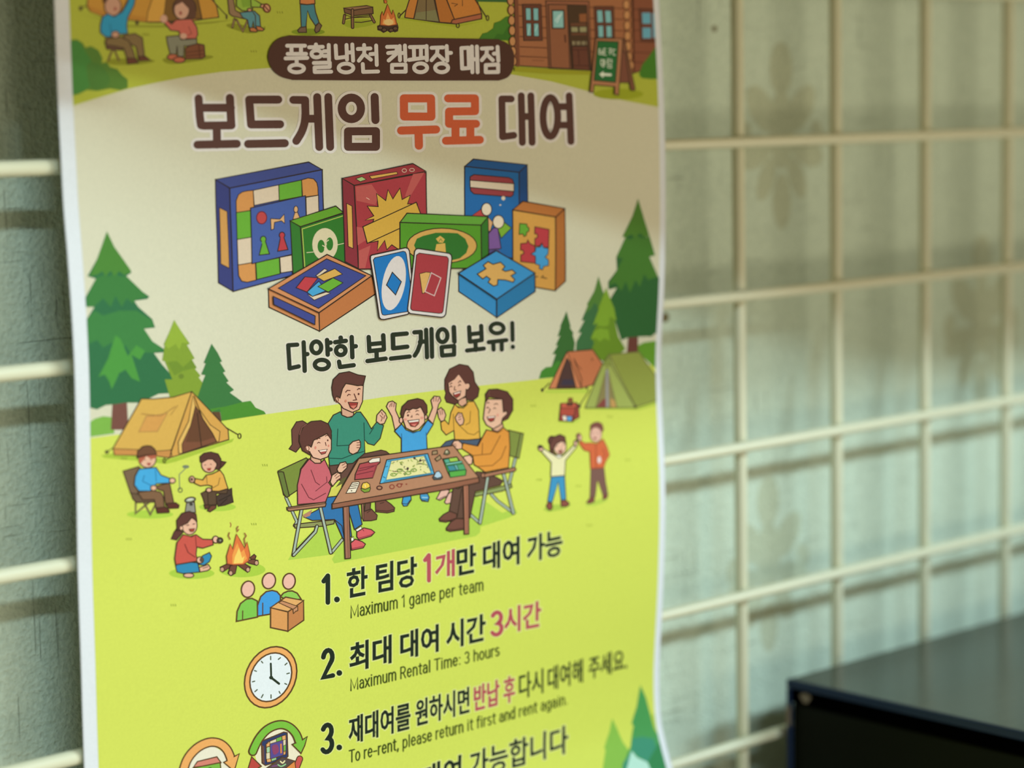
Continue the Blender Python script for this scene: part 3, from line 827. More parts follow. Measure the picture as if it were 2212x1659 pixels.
F('#c4a050', '890 915 905 840 985 830 992 915'); F('#c4a050', '900 790 940 762 982 795 965 828 925 825'); L('#2c6826', 1.2, '925 820 945 790 960 815')
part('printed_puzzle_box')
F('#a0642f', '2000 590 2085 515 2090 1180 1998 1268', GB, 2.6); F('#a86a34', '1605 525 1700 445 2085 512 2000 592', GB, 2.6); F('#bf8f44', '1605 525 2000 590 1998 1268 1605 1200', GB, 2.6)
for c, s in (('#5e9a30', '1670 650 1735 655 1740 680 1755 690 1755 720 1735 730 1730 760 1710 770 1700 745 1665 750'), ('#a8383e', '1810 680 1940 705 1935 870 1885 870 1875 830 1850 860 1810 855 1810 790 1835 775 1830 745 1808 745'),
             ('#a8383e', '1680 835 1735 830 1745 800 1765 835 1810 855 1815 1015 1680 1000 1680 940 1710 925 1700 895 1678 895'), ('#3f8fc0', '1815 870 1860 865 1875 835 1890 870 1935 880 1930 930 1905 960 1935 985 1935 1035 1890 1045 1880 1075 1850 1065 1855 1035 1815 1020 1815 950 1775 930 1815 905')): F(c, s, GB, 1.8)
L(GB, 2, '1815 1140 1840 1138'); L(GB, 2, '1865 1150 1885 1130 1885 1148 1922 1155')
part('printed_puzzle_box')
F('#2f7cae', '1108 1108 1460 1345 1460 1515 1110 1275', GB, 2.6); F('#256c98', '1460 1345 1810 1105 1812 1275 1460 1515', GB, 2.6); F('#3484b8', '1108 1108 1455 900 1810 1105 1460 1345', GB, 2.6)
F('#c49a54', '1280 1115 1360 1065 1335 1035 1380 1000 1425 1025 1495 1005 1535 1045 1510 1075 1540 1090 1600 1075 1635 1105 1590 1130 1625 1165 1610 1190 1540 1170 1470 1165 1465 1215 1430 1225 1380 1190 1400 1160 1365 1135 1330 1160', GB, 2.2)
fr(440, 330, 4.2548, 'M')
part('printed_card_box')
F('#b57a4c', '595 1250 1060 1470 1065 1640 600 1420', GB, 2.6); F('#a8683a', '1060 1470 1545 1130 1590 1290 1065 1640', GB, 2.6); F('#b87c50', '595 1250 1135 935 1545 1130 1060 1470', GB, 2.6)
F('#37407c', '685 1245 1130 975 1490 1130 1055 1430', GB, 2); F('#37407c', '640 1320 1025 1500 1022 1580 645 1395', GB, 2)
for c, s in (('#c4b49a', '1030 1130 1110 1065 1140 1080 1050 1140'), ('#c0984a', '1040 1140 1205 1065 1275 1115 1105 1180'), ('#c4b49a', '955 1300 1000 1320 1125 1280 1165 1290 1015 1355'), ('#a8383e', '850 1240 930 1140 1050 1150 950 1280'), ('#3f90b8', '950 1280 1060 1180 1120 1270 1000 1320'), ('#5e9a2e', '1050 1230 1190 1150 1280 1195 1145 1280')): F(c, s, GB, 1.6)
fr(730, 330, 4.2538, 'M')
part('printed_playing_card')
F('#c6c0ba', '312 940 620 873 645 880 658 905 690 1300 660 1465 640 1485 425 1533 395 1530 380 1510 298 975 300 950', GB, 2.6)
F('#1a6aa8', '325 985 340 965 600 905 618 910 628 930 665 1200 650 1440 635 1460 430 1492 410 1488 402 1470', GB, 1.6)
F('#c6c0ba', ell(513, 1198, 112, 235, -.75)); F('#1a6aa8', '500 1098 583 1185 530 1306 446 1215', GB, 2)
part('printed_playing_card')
F('#c6c0ba', '740 880 1022 924 1042 940 1047 970 990 1485 975 1505 950 1512 665 1478 645 1462 640 1430 705 905 718 885', GB, 2.6)
F('#97353a', '748 922 1000 955 1014 970 1016 990 966 1455 955 1472 930 1476 685 1448 670 1435 668 1415 722 940', GB, 1.6)
F('#c49c58', '750 1112 810 1096 852 1100 795 1290 775 1292', GB, 1.4); L('#c6b0a8', 1.8, '858 1103 946 1150 886 1314 800 1275', closed=True)

# ---- subtitle
fr(580, 680, 3.95, 'M')
part('subtitle_lettering', None, 'dark green bold lettering')
SUB = [('l', s) for s in ('245 255 168 260 180 458 258 440', '300 235 309 478', '305 338 332 335', '500 215 506 340', '505 240 530 237', '505 298 530 295', '617 195 618 212', '570 234 660 222', '710 190 716 362', '715 272 745 268', '602 400 610 446 727 430',
       '855 190 861 308', '980 175 985 295', '858 252 982 240', '861 310 985 297', '922 305 924 385', '845 395 1000 374', '1180 160 1062 170 1066 286 1185 272', '1045 374 1205 356', '1245 150 1300 146 1300 235 1272 310 1248 348', '1292 232 1345 226', '1345 128 1353 362', '1391 122 1396 358',
       '1583 105 1588 230', '1712 105 1718 228', '1815 95 1820 216', '1715 167 1818 155', '1718 230 1820 216', '1766 225 1769 300', '1695 305 1838 288', '1880 234 2030 216', '1918 230 1921 297', '1990 225 1991 297', '2080 70 2083 215')] + \
      [('e', a) for a in ((408, 278, 42, 50), (455, 425, 60, 40), (617, 305, 40, 38), (1485, 178, 42, 55), (1950, 116, 56, 42))] + [('c', '1477 277 1584 266 1584 340 1482 348')]
for c, w in (('#cbc6b4', 14.5), ('#232a1c', 9.6)):
    for kind, a in SUB:
        if kind == 'e': R_(c, w, *a)
        else: L(c, w, a, closed=kind == 'c')
    E(c, 2085, 274, 20 + (w > 10) * 8, 21 + (w > 10) * 8)
# ---- pine trees and bushes on the left
fr(170, 480, 3.7698)
part('printed_bush')
F('#7ab04a', '0 1660 60 1650 130 1600 200 1580 290 1590 290 1720 0 1760')
part('printed_pine_tree')
F('#744c42', '275 1470 393 1460 405 1690 262 1690')
F('#2f6e46', '230 75 290 200 420 385 430 410 385 440 425 500 575 605 560 625 452 640 485 690 600 790 622 858 532 868 600 970 705 1040 690 1060 612 1065 680 1160 760 1250 792 1350 770 1390 650 1398 500 1470 380 1470 300 1482 220 1490 150 1525 90 1510 0 1525 -60 1400 -60 900 60 800 128 690 62 690 50 622 140 460 72 440 150 300')
F('#3c7c3e', '60 625 145 450 200 430 250 440 300 410 330 440 390 440 560 605 470 630 440 660 390 620 350 690 300 600 260 690 200 620 120 690 70 690')
F('#3c7f42', '60 800 130 720 200 760 330 720 470 720 600 800 615 850 530 865 600 970 690 1040 600 1062 520 1060 480 1020 430 1080 380 1000 330 1080 270 980 200 1020 150 960 80 990 30 900')
F('#4a8436', '230 75 290 200 420 385 425 405 370 430 330 400 290 440 260 395 220 440 190 400 160 425 90 440 150 300')
F('#4a9440', '300 920 340 950 400 1090 470 1000 540 1050 500 1120 430 1080 500 1300 430 1270 380 1200 330 1230 270 1360 245 1290 210 1240 160 1260 240 1110 260 1040')
part('printed_pine_tree')
F('#7f9c34', '778 795 830 880 905 990 882 1000 945 1110 922 1120 962 1185 947 1195 992 1250 977 1265 1050 1360 1010 1400 1000 1450 750 1450 700 1280 762 1280 700 1130 680 1130 700 1000 690 1000 740 890')
F('#8fac3a', '778 795 830 880 890 985 840 980 820 1040 790 990 730 1030 700 1000 740 890'); F('#6f8e30', '720 1140 800 1130 850 1180 920 1120 960 1185 850 1210 780 1250')
E('#6a8430', 835, 1255, 22, 20)
part('printed_pine_tree')
F('#5e4630', '1085 1530 1145 1515 1168 1650 1115 1650')
F('#3b7640', '1083 990 1130 1060 1168 1135 1150 1140 1195 1215 1175 1225 1222 1295 1202 1305 1265 1365 1230 1388 1330 1460 1300 1550 1000 1540 960 1450 1010 1300 1032 1245 998 1240 1035 1150 1018 1145')
part('printed_bush')
F('#4a8a30', '1070 1520 1200 1500 1330 1465 1400 1455 1420 1480 1440 1510 1510 1540 1524 1562 1165 1618 1150 1520 1080 1545')

# ---- pine trees and tents on the right
fr(1130, 420, 3.2531, 'M')
part('printed_bush')
F('#5a8a26', '790 1100 810 1060 850 1040 920 1030 1000 1040 1020 1200 920 1215 830 1130')
part('printed_pine_tree')
F('#35602c', '305 820 335 930 328 935 355 975 348 985 365 1045 358 1100 300 1200 240 1275 190 1240 230 1122 205 1125 245 1060 228 1062 262 990 240 1002 265 930 258 932')
part('printed_bush')
F('#3f7a2a', '110 1295 128 1240 160 1215 200 1210 240 1170 310 1180 260 1280')
part('printed_pine_tree')
F('#38643a', '530 575 560 680 600 760 610 1110 370 1095 375 1035 410 970 385 972 432 885 410 887 455 780 447 775 500 680')
F('#4a7430', '530 575 560 680 590 750 540 800 500 760 480 800 430 840 455 780 447 775 500 680')
part('printed_pine_tree')
F('#60382e', '738 1000 808 995 808 1130 728 1130')
F('#2b5a2c', '808 30 850 170 888 290 865 292 928 428 885 432 948 577 1020 640 1020 1000 930 975 900 1000 870 998 810 1000 740 1005 690 1025 650 900 610 740 660 655 600 668 598 615 660 530 655 440 720 300 697 300 770 150')
F('#3f6e28', '655 440 720 300 750 320 790 290 850 310 888 290 928 428 885 440 948 577 880 600 850 560 820 650 790 600 750 690 720 610 690 680 650 620 598 640 660 530 700 450')
F('#477428', '808 30 850 170 888 290 850 300 820 270 790 305 760 280 720 300 697 300 770 150')
part('printed_pine_tree')
F('#5f8022', '583 655 615 740 640 800 632 805 658 880 645 885 670 1000 720 1085 600 1200 530 1150 480 1090 500 1040 475 1010 522 900 490 922 532 805 522 800 545 760')
F('#72962a', '583 655 615 740 640 800 655 885 610 860 600 920 570 930 520 920 522 900 490 922 532 805 545 760'); F('#72962a', '500 960 540 940 600 950 610 1030 570 1010 540 1035 510 1010 475 1015')
part('printed_tent', None, 'orange tent')
F('#a9bf46', '150 1380 430 1370 470 1385 440 1395 160 1395')
F('#b26c46', '180 1365 310 1105 490 1090 558 1190 490 1338 410 1362', 1)
F('#bd7850', '310 1105 412 1362 180 1365', 1)
F('#4b3530', '308 1150 330 1180 370 1355 235 1362 270 1250', 1); F('#3a3440', '280 1300 350 1300 358 1340 265 1340')
L(OUT, 1.5, '360 1165 412 1300 408 1360'); L(OUT, 1.2, '355 1150 380 1200 410 1230'); L(OUT, 1.2, '475 1150 492 1160 478 1170')
L(OUT, 2, '185 1325 138 1372'); E('#2c2420', 135, 1375, 9, 14); E('#4c4428', 448, 1360, 9, 12)
part('printed_tent', None, 'green tent')
F('#9db040', '435 1500 800 1500 1000 1430 1000 1460 810 1515 440 1512')
F('#828c3e', '605 1125 815 1105 930 1270 1020 1420 790 1498', '#5c5c34', 2)
F('#929e50', '605 1122 560 1190 435 1500 795 1498', '#5c5c34', 2)
F('#7e7648', '592 1210 660 1496 510 1496', '#5c5c34', 1.6); F('#7a4038', '515 1495 560 1440 592 1430 592 1495'); F('#8c8a86', '582 1230 600 1230 602 1496 582 1496'); F('#b08a50', '612 1430 645 1450 655 1496 618 1496')
F('#7c8a40', '610 1130 550 1200 620 1200', '#5c5c34', 1.4); L('#5c5c34', 1.8, '620 1200 700 1340 790 1495')
L('#4a462e', 2, '470 1370 398 1482'); E('#4a462e', 396, 1488, 11, 15); E('#4a462e', 790, 1492, 10, 12)
part('printed_backpack')
F('#a9bf46', '255 1595 345 1600 400 1580 400 1560 380 1600 340 1610 250 1605')
F('#8a3e34', '370 1465 388 1475 395 1565 345 1595', 1, 1.8)
F('#a04838', '265 1470 375 1463 352 1596 253 1590', 1, 1.8)
F('#b45640', '266 1468 374 1464 370 1500 330 1500 266 1502', 1, 1.4); F('#8a4038', '258 1550 352 1556 348 1594 254 1590', 1, 1.2)
F('#d8d0b8', '278 1556 300 1556 304 1588 284 1588'); F('#4a96c0', '306 1560 342 1562 338 1591 312 1590')
LO('#b45640', 1.5, '322 1462 326 1436 342 1436 344 1462', OUT, 1.4); F('#3a2c24', '305 1472 350 1468 350 1484 308 1486')

# ---- tent and campers on the left
fr(210, 830, 3.7703)
part('printed_tent', None, 'yellow ridge tent')
F('#a6c040', '30 580 140 560 340 590 590 610 1075 455 1115 440 1100 470 640 630 560 650 340 625 60 600')
F('#d2aa54', '360 118 460 120 620 105 770 60 605 535 590 598 480 585 330 580 140 575 130 520', 1)
F('#c48c4c', '130 525 340 533 480 545 605 535 590 598 480 585 330 580 140 577', 1, 1.4)
F('#d0a050', '770 60 1000 300 1066 370 1072 450 590 600 608 535', 1)
F('#7a4e38', '800 175 985 465 700 562 668 490 740 380', 1); F('#66432e', '800 178 850 260 900 340 960 430 840 470 720 470 760 350')
L(OUT, 2, '815 230 850 512')
F('#dcb464', '780 95 800 180 760 340 690 490 695 562 665 565 660 470 745 300', 1, 1.5); F('#d6a858', '790 95 830 200 920 330 1000 385 992 465 975 470 940 400 860 280', 1, 1.5)
F('#cf9a52', '400 258 450 258 572 235 490 385 338 388', '#a8824a', 1.6); L('#b8924c', 1.4, '600 250 660 170'); L('#a8824a', 1.4, '360 240 520 258 640 180')
L(OUT, 2.2, '1045 350 1150 412'); R_(OUT, 2, 1160, 422, 12, 20); L(OUT, 1.6, '600 530 610 590 560 615'); R_(OUT, 1.8, 548, 622, 10, 18); L(OUT, 1.6, '135 515 90 545'); E('#5c5c34', 80, 552, 16, 16)
part('printed_camper', None, 'seated camper in blue with a brown hat')
F('#a9cc48', ell(430, 1060, 190, 34))
for s in ('315 940 312 1052 430 955', '380 960 432 1062 485 960'): LO('#8a7a58', 2, s, OUT, 1.3)
F('#75604a', '210 708 340 670 365 700 330 900 272 890', 1); F('#6a5640', '272 885 470 925 470 960 320 965 290 935', 1)
F('#77583f', '470 830 590 805 625 970 560 990 540 870 500 860', 1); F('#7d5e44', '330 880 460 865 520 880 540 920 548 1012 482 1022 465 940 370 942', 1)
F('#5a3028', '480 1008 560 1000 588 1030 585 1045 490 1050', 1); F('#5a3028', '565 972 640 965 668 985 662 1008 580 1012', 1)
E('#e0b498', 410, 610, 70, 70, 0, 1); F('#b06048', '335 590 480 570 480 600 440 610 400 585 360 640 340 640')
F('#6e4a34', '325 600 330 545 370 508 405 500 440 504 470 530 482 570 400 580', 1); L('#553424', 2.5, '330 590 400 575 485 572')
L('#8a5a48', 1.5, '380 615 395 612'); L('#8a5a48', 1.5, '430 612 445 616'); F('#a85048', '405 640 440 640 430 662 410 660')
F('#44a6dc', '340 692 400 685 480 678 520 740 600 770 590 805 480 810 470 845 430 870 340 870 302 820 310 750', 1); L('#2a78a8', 1.8, '385 740 370 790 440 825'); L('#2a78a8', 1.6, '475 690 480 790')
E('#e0b498', 612, 785, 25, 22, 0, 1); E('#e0b498', 460, 845, 25, 22, 0, 1)
part('printed_roasting_stick')
L('#75806a', 2, '735 670 700 705 668 735 672 860'); E('#75806a', 722, 672, 28, 14); R_('#4a5240', 2, 676, 862, 16, 18)
part('printed_camper', None, 'seated camper in yellow with a dark ponytail')
F('#a9cc48', ell(980, 1000, 150, 34))
F('#463830', '965 920 1020 880 1095 848 1098 900 1108 960 1040 985 985 995', 1); L('#2a221c', 1.6, '990 950 1090 900'); L('#2a221c', 1.6, '1000 985 1060 930')
F('#5a4634', '845 890 900 860 1065 850 1055 890 970 890 972 980 915 985 880 995 862 930', 1); L(OUT, 1.8, '900 890 905 985')
F('#5a382c', '870 985 910 980 915 1010 880 1015', 1); F('#6e4434', '925 990 970 985 965 1010 920 1040 898 1030', 1)
F('#5a3630', '985 620 1050 635 1030 660 1000 690', 1)
E('#dfae94', 912, 655, 62, 64, 0, 1)
F('#54342e', '840 630 838 590 870 562 925 552 985 568 1008 610 1005 670 990 695 960 690 980 650 940 610 900 610 850 640', 1)
L('#6a3a30', 1.5, '872 660 885 655'); L('#6a3a30', 1.5, '920 650 932 655'); F('#a04438', '892 685 930 680 920 705 900 703')
F('#dba94e', '890 740 940 730 1000 700 1030 740 1065 850 990 872 935 870 935 830 900 820 840 828 790 805 800 768 860 780', 1); L('#8a6a34', 1.6, '1000 760 985 820 930 850'); L('#8a6a34', 1.6, '890 745 895 810')
E('#dfae94', 772, 775, 22, 26, 0, 1); E('#5a4438', 770, 775, 12, 14); E('#dfae94', 910, 862, 22, 18, 0, 1)
part('printed_cooking_pot')
F('#8e8e84', '728 960 792 960 802 1045 715 1045', 1); E('#9aa890', 757, 942, 42, 20, -.15, OUT, 3); E('#cdd0c4', 757, 938, 26, 9, -.15)
E('#3a3a34', 765, 978, 14, 12)
part('printed_camper', None, 'camper in red sitting cross-legged')
F('#a6c844', ell(770, 1540, 185, 46))
F('#5c3832', '655 1165 700 1205 645 1270 602 1260 625 1205', 1); E('#e2b49a', 752, 1150, 62, 75, 0, 1)
F('#5c3832', '652 1190 648 1110 690 1052 750 1035 805 1058 815 1120 795 1100 770 1085 735 1130 692 1150 690 1190', 1); E('#e2b49a', 685, 1172, 14, 18, 0, 1, 1.5)
L('#6a3a30', 1.6, '728 1150 750 1145'); L('#6a3a30', 1.6, '780 1140 798 1136'); F('#a04438', '750 1180 795 1175 785 1200 760 1200', 1, 1)
F('#2f86b0', '820 1440 860 1395 915 1370 932 1400 915 1445 870 1475 830 1470', 1); F('#2f86b0', '638 1480 680 1440 820 1455 835 1530 700 1542 650 1530', 1)
E('#dcae94', 745, 1557, 42, 18, 0, 1); F('#dcae94', '830 1492 905 1468 925 1498 900 1518 838 1530', 1); L(OUT, 1.4, '860 1500 905 1485')
F('#c4564a', '700 1225 760 1240 805 1225 860 1262 940 1265 945 1308 860 1335 812 1325 805 1390 822 1440 745 1452 640 1470 632 1420 650 1290', 1); L('#7a2e2a', 2, '712 1300 740 1370 800 1410'); L('#7a2e2a', 1.6, '800 1235 808 1325'); L('#7a3a30', 1.6, '720 1232 770 1245 800 1228')
E('#e2b49a', 965, 1265, 24, 28, 0, 1); E('#e2b49a', 838, 1432, 28, 26, 0, 1); E('#5a4a40', 850, 1430, 16, 20); E('#453c34', 1000, 1272, 24, 22, 0, 1); E('#8a9078', 1002, 1272, 8, 8)
part('printed_campfire')
F('#a6c844', ell(1180, 1510, 190, 62))
for q, e in (('1240 1415 1278 1385 1295 1400 1280 1440', None), ('1205 1440 1270 1425 1310 1435 1300 1475 1240 1460', (1298, 1455)), ('1000 1490 1085 1450 1105 1478 1022 1530', (1018, 1508)), ('1145 1475 1190 1455 1250 1490 1225 1532', (1228, 1510)), ('1085 1478 1140 1465 1125 1540 1090 1560 1065 1540', (1088, 1538))):
    F('#6e4436', q, '#3a241c', 2)
    if e: E('#c49a80', *e, 16, 19, 0, '#3a241c', 1.6)
F('#d8733c', '1060 1462 1055 1400 1085 1300 1105 1345 1135 1220 1170 1280 1200 1335 1222 1285 1245 1390 1232 1440 1190 1468 1110 1472', '#8a4a2c', 1.8)
F('#e79a4a', '1100 1462 1100 1390 1140 1290 1170 1370 1195 1345 1220 1420 1180 1462'); F('#f2cc66', '1110 1462 1120 1410 1155 1330 1180 1415 1200 1400 1185 1455')
for s in ('1082 1125 1090 1145 1084 1165', '1150 1155 1138 1175 1142 1200 1155 1180', '1078 1205 1070 1235 1085 1265', '1200 1210 1215 1235 1200 1258 1205 1310'): L('#9a5a3c', 2.2, s)

# ---- the family around the table
fr(0, 0, 1)
part('printed_shade')
F('#abcb4e', '622 1210 640 1178 662 1160 700 1120 800 1050 1000 1050 1085 1108 1112 1098 1118 1108 1100 1118 1038 1138 1037 1150 1028 1158 900 1183 722 1217 717 1208 724 1197')
fr(590, 780, 3.77)
SKIN, HAIR, LN = '#e0b498', '#5e3a33', '#7a4a3e'
part('printed_person', None, 'man in a green sweater')
F('#64463c', '455 845 640 825 740 755 880 725 920 735 955 762 700 870 590 985 480 950', 1)
F('#5e5a34', '560 960 600 940 580 1010 470 1080'); F('#cdc85a', '470 1050 560 1000 545 1060 500 1100 455 1100')
F('#64463c', '750 1150 795 1150 790 1225 742 1240', 1); F('#64463c', '835 1120 900 1120 900 1150 840 1160', 1)
F('#70483c', '832 1140 910 1130 960 1165 990 1195 985 1225 930 1237 835 1228', 1); F('#70483c', '738 1225 800 1205 848 1255 842 1290 800 1300 735 1302', 1); L(OUT, 1.5, '835 1215 930 1222 985 1208'); L(OUT, 1.4, '870 1160 905 1150'); L(OUT, 1.4, '765 1235 795 1215')
F('#d2a48a', '555 370 655 400 655 445 610 460 560 440', 1)
F('#3a8a74', '548 412 560 440 600 458 640 455 680 415 712 415 760 480 800 552 845 495 900 525 872 630 822 686 772 672 744 640 747 750 650 832 460 852 452 780 440 520 490 440', 1)
L('#1c4a40', 1.8, '527 550 520 690 620 685'); L('#1c4a40', 1.8, '820 540 785 595'); L('#1c4a40', 1.8, '740 500 744 640'); L('#1c4a40', 1.8, '450 790 560 795 650 760 740 735')
F(SKIN, '840 490 845 440 885 395 915 425 928 460 905 510 870 515', 1); L(LN, 1.6, '880 415 895 440'); L(LN, 1.6, '870 440 890 460 880 490'); L(LN, 1.6, '910 440 900 470')
F(SKIN, '615 720 620 685 650 655 700 642 712 660 712 700 690 740 650 760 622 745', 1); L(LN, 1.6, '680 665 710 662'); L(LN, 1.6, '680 685 712 682'); L(LN, 1.6, '680 705 705 705')
F('#dcae92', '540 215 590 180 700 195 735 200 728 330 700 395 645 418 570 385 545 350 520 330 503 300 520 282 542 290', 1)
F(HAIR, '500 325 485 275 478 215 490 150 540 100 620 86 690 112 752 122 738 180 735 195 690 200 640 190 592 182 565 225 545 300 520 285 508 300', 1)
for s in ('590 255 605 238 630 240', '685 235 700 222 712 228', '660 265 680 315 650 320'): L('#5a3028', 1.8, s)
L('#5a3028', 1.6, '605 285 615 270 632 275'); E('#5a3028', 697, 268, 7, 9); E('#d08a70', 592, 325, 9, 11); R_('#8a5444', 1.4, 520, 315, 12, 22)
F('#9a3c36', '612 335 690 338 682 372 655 392 630 380', 1, 1.4); F('#d07a68', '630 365 680 360 655 390')
part('printed_camp_chair')
for s in ('105 1110 195 1310 175 1340', '355 1340 345 1385 165 1575', '475 1560 575 1440'): LO('#a3b4a4', 4.2, s, OUT, 1.8)
F('#8a9058', '170 1330 500 1292 495 1325 400 1345 178 1360', 1)
F('#778a3c', '40 895 270 788 282 798 222 880 200 1050 110 1110 85 1090', 1); F('#66783a', '65 900 85 905 132 1100 108 1110 85 1080 38 905', 1)
part('printed_person', None, 'girl in a pink sweater with a ponytail')
F('#2f6fa6', '250 1270 420 1180 440 1110 520 1100 690 1160 725 1330 662 1372 610 1200 640 1430 570 1450 500 1290 320 1298', 1); L(OUT, 1.8, '600 1190 500 1190'); L(OUT, 1.8, '500 1290 560 1340 580 1440')
F('#e8e4d8', '670 1375 718 1345 725 1370 690 1395', 1, 1.2); F('#e8e4d8', '632 1445 655 1430 658 1460 638 1470', 1, 1.2)
F('#d05c62', '682 1392 740 1358 800 1372 828 1395 800 1425 700 1455 682 1430', 1); F('#d05c62', '632 1482 670 1450 725 1470 752 1490 735 1520 640 1540', 1)
L('#8a3440', 1.5, '690 1445 800 1415 825 1395'); L('#8a3440', 1.5, '640 1528 735 1508'); L('#8a3440', 1.5, '725 1365 740 1385')
F('#6a443c', '150 560 190 495 240 487 278 510 235 600 228 690 185 742 130 715 155 680', 1)
F('#d8a88c', '310 760 390 790 390 830 340 835 305 805', 1)
F('#c4646e', '295 795 340 832 385 832 418 800 462 890 480 950 452 990 475 1020 450 1090 425 1150 200 1168 198 1010 228 880', 1)
F('#b08068', '240 1255 320 1210 300 1260 260 1275')
L('#74343c', 1.8, '308 885 345 985 380 1010'); L('#74343c', 1.8, '230 1000 290 1110 330 1130 430 1075'); L('#74343c', 1.6, '435 940 440 990'); L('#74343c', 1.4, '345 1060 440 985')
F(SKIN, '520 880 545 830 590 820 605 845 600 870 560 910 530 905', 1); L(LN, 1.5, '560 850 590 832'); L(LN, 1.5, '570 870 602 850')
F(SKIN, '465 985 480 930 520 905 550 920 552 950 510 990 485 1020', 1); L(LN, 1.5, '500 940 525 915'); L(LN, 1.5, '510 955 545 930'); L(LN, 1.5, '515 975 550 950')
F('#e4b89e', '330 640 420 585 475 600 474 720 445 780 385 802 325 785 300 745 262 725 262 695 285 685 315 690', 1)
F(HAIR, '300 765 240 730 213 655 215 600 250 530 310 492 390 485 450 512 475 570 472 640 440 590 400 610 330 645 310 700 290 685 262 695 270 725 300 740', 1); L('#8a5a50', 1.4, '215 600 235 540 275 512')
R_('#8a5444', 1.4, 278, 712, 15, 22)
for s in ('355 640 370 628 385 632', '425 612 440 602 452 610', '425 660 432 690'): L('#5a3028', 1.6, s)
L('#5a3028', 1.6, '360 670 372 660 385 668'); E('#5a3028', 445, 645, 6, 8); E('#d88a78', 345, 705, 8, 12); E('#d88a78', 452, 690, 7, 10)
F('#a8504c', '368 728 442 718 425 752 395 760', 1, 1.3); F('#f0dcd0', '375 728 438 720 432 733 385 740')
part('printed_camp_chair')
for s in ('232 1212 165 1580', '385 1190 470 1560'): LO('#a3b4a4', 4.6, s, OUT, 1.8)
LO('#a3b4a4', 4.2, '168 1580 345 1390 358 1345', OUT, 1.8)
F('#a5785c', '112 1192 420 1148 432 1160 425 1185 130 1222 115 1212', 1); L(OUT, 1.4, '118 1202 300 1178 425 1160')
fr(820, 780, 3.7697)
part('printed_person', None, 'mother in a yellow sweater with shoulder-length hair')
F('#4a5c72', '495 700 540 655 620 632 825 625 795 690 640 700', 1)
F(HAIR, '530 230 530 150 570 65 650 26 720 38 762 90 775 170 812 225 800 290 760 320 700 318 610 352 545 335 530 300 540 260', 1)
F('#d8a88c', '640 310 705 295 712 345 670 372 642 352', 1)
F('#dfae4a', '612 350 640 378 680 382 722 330 770 328 806 400 818 632 720 642 612 640 605 565 542 602 505 560 497 500 530 480 562 515 580 420', 1)
L('#8a6a2c', 1.6, '740 405 735 500 700 520'); L('#8a6a2c', 1.6, '600 430 605 560'); L('#8a6a2c', 1.6, '650 525 720 590 770 600 808 570'); L('#8a6a2c', 1.6, '630 365 680 385 720 350')
F('#e2b49a', '470 400 500 378 525 400 540 440 525 485 498 492 480 460', 1); F('#e2b49a', '615 460 640 420 670 425 688 480 680 515 652 525 625 490', 1)
for s in ('490 400 498 440', '508 390 512 435', '640 440 660 435', '640 460 665 450', '640 480 665 470'): L(LN, 1.5, s)
F('#e2b49a', '558 180 645 105 705 180 730 180 738 205 720 235 705 230 700 285 640 322 592 285 565 250', 1)
F(HAIR, '535 200 560 110 640 60 720 100 735 175 715 180 700 190 645 108 610 150 552 185')
for s in ('572 192 585 178 592 182', '640 178 655 160 665 172', '612 205 608 235 625 235', '570 215 582 202 592 212', '640 205 650 190 662 198'): L('#5a3028', 1.7, s)
F('#9a3c36', '598 262 662 242 655 280 628 300 606 285', 1, 1.3); F('#f0dcd0', '605 262 658 248 656 258 610 272')
part('printed_person', None, 'boy in a blue shirt with raised arms')
F('#3d92c4', '190 1110 215 1092 255 1098 258 1130 225 1180 195 1182 182 1160', 1); F('#3d92c4', '330 1085 355 1072 390 1080 405 1110 395 1145 345 1140 330 1115', 1)
F('#5a6a70', '340 1072 380 1070 385 1085 340 1088'); L(OUT, 1.4, '185 1160 225 1165 250 1130'); L(OUT, 1.4, '335 1125 365 1135 400 1125'); L('#b0d8e4', 1.6, '345 1110 390 1112')
F('#e4b69c', '125 560 100 450 72 400 55 370 72 335 105 325 135 345 130 400 178 510 150 540', 1); F('#e4b69c', '435 512 395 470 432 380 418 320 445 285 490 290 500 322 480 355 465 420', 1)
for s in ('80 375 92 345', '98 372 102 335', '115 375 120 340', '440 330 442 295', '458 328 462 290', '472 332 485 300'): L(LN, 1.5, s)
F('#45a0dc', '180 512 215 560 270 580 330 568 392 480 437 515 382 605 388 722 178 750 178 632 122 570', 1); L('#2a6a9a', 1.6, '178 590 182 640'); L('#2a6a9a', 1.6, '378 580 382 620'); L('#2a6a9a', 1.6, '230 570 275 588 320 570')
E('#e4b69c', 175, 482, 15, 24, 0, 1); E('#e4b69c', 375, 455, 14, 20, 0, 1)
F('#e8bba0', '188 470 190 430 220 395 330 370 365 420 368 500 320 555 270 570 215 545', 1)
F(HAIR, '185 460 172 430 185 370 235 322 310 305 355 318 385 360 388 420 370 445 362 425 335 372 300 390 270 385 240 402 215 390 200 425 192 460', 1)
for s in ('222 425 235 412 250 416', '292 412 305 402 320 405', '262 440 265 455 252 455', '295 438 308 430 320 440'): L('#5a3028', 1.6, s)
E('#5a3028', 232, 442, 8, 9); E('#e09888', 210, 475, 14, 10); E('#e09888', 345, 462, 12, 10)
F('#9a3c36', '230 485 322 475 318 510 290 535 255 530', 1, 1.4); F('#f4e6dc', '235 488 320 478 315 492 242 500'); F('#d88074', '255 515 305 508 285 533')
part('printed_person', None, 'mother shoes')
F('#dcb0a0', '462 1122 500 1050 540 1045 572 1052 545 1105 490 1135', 1); F('#dcb0a0', '528 1150 560 1080 590 1062 585 1155 545 1165', 1); L(OUT, 1.4, '475 1128 540 1098')
PARTS[-1].name = 'printed_shoes'; PARTS[-1].label = 'pale pink shoes'
part('printed_camp_chair')
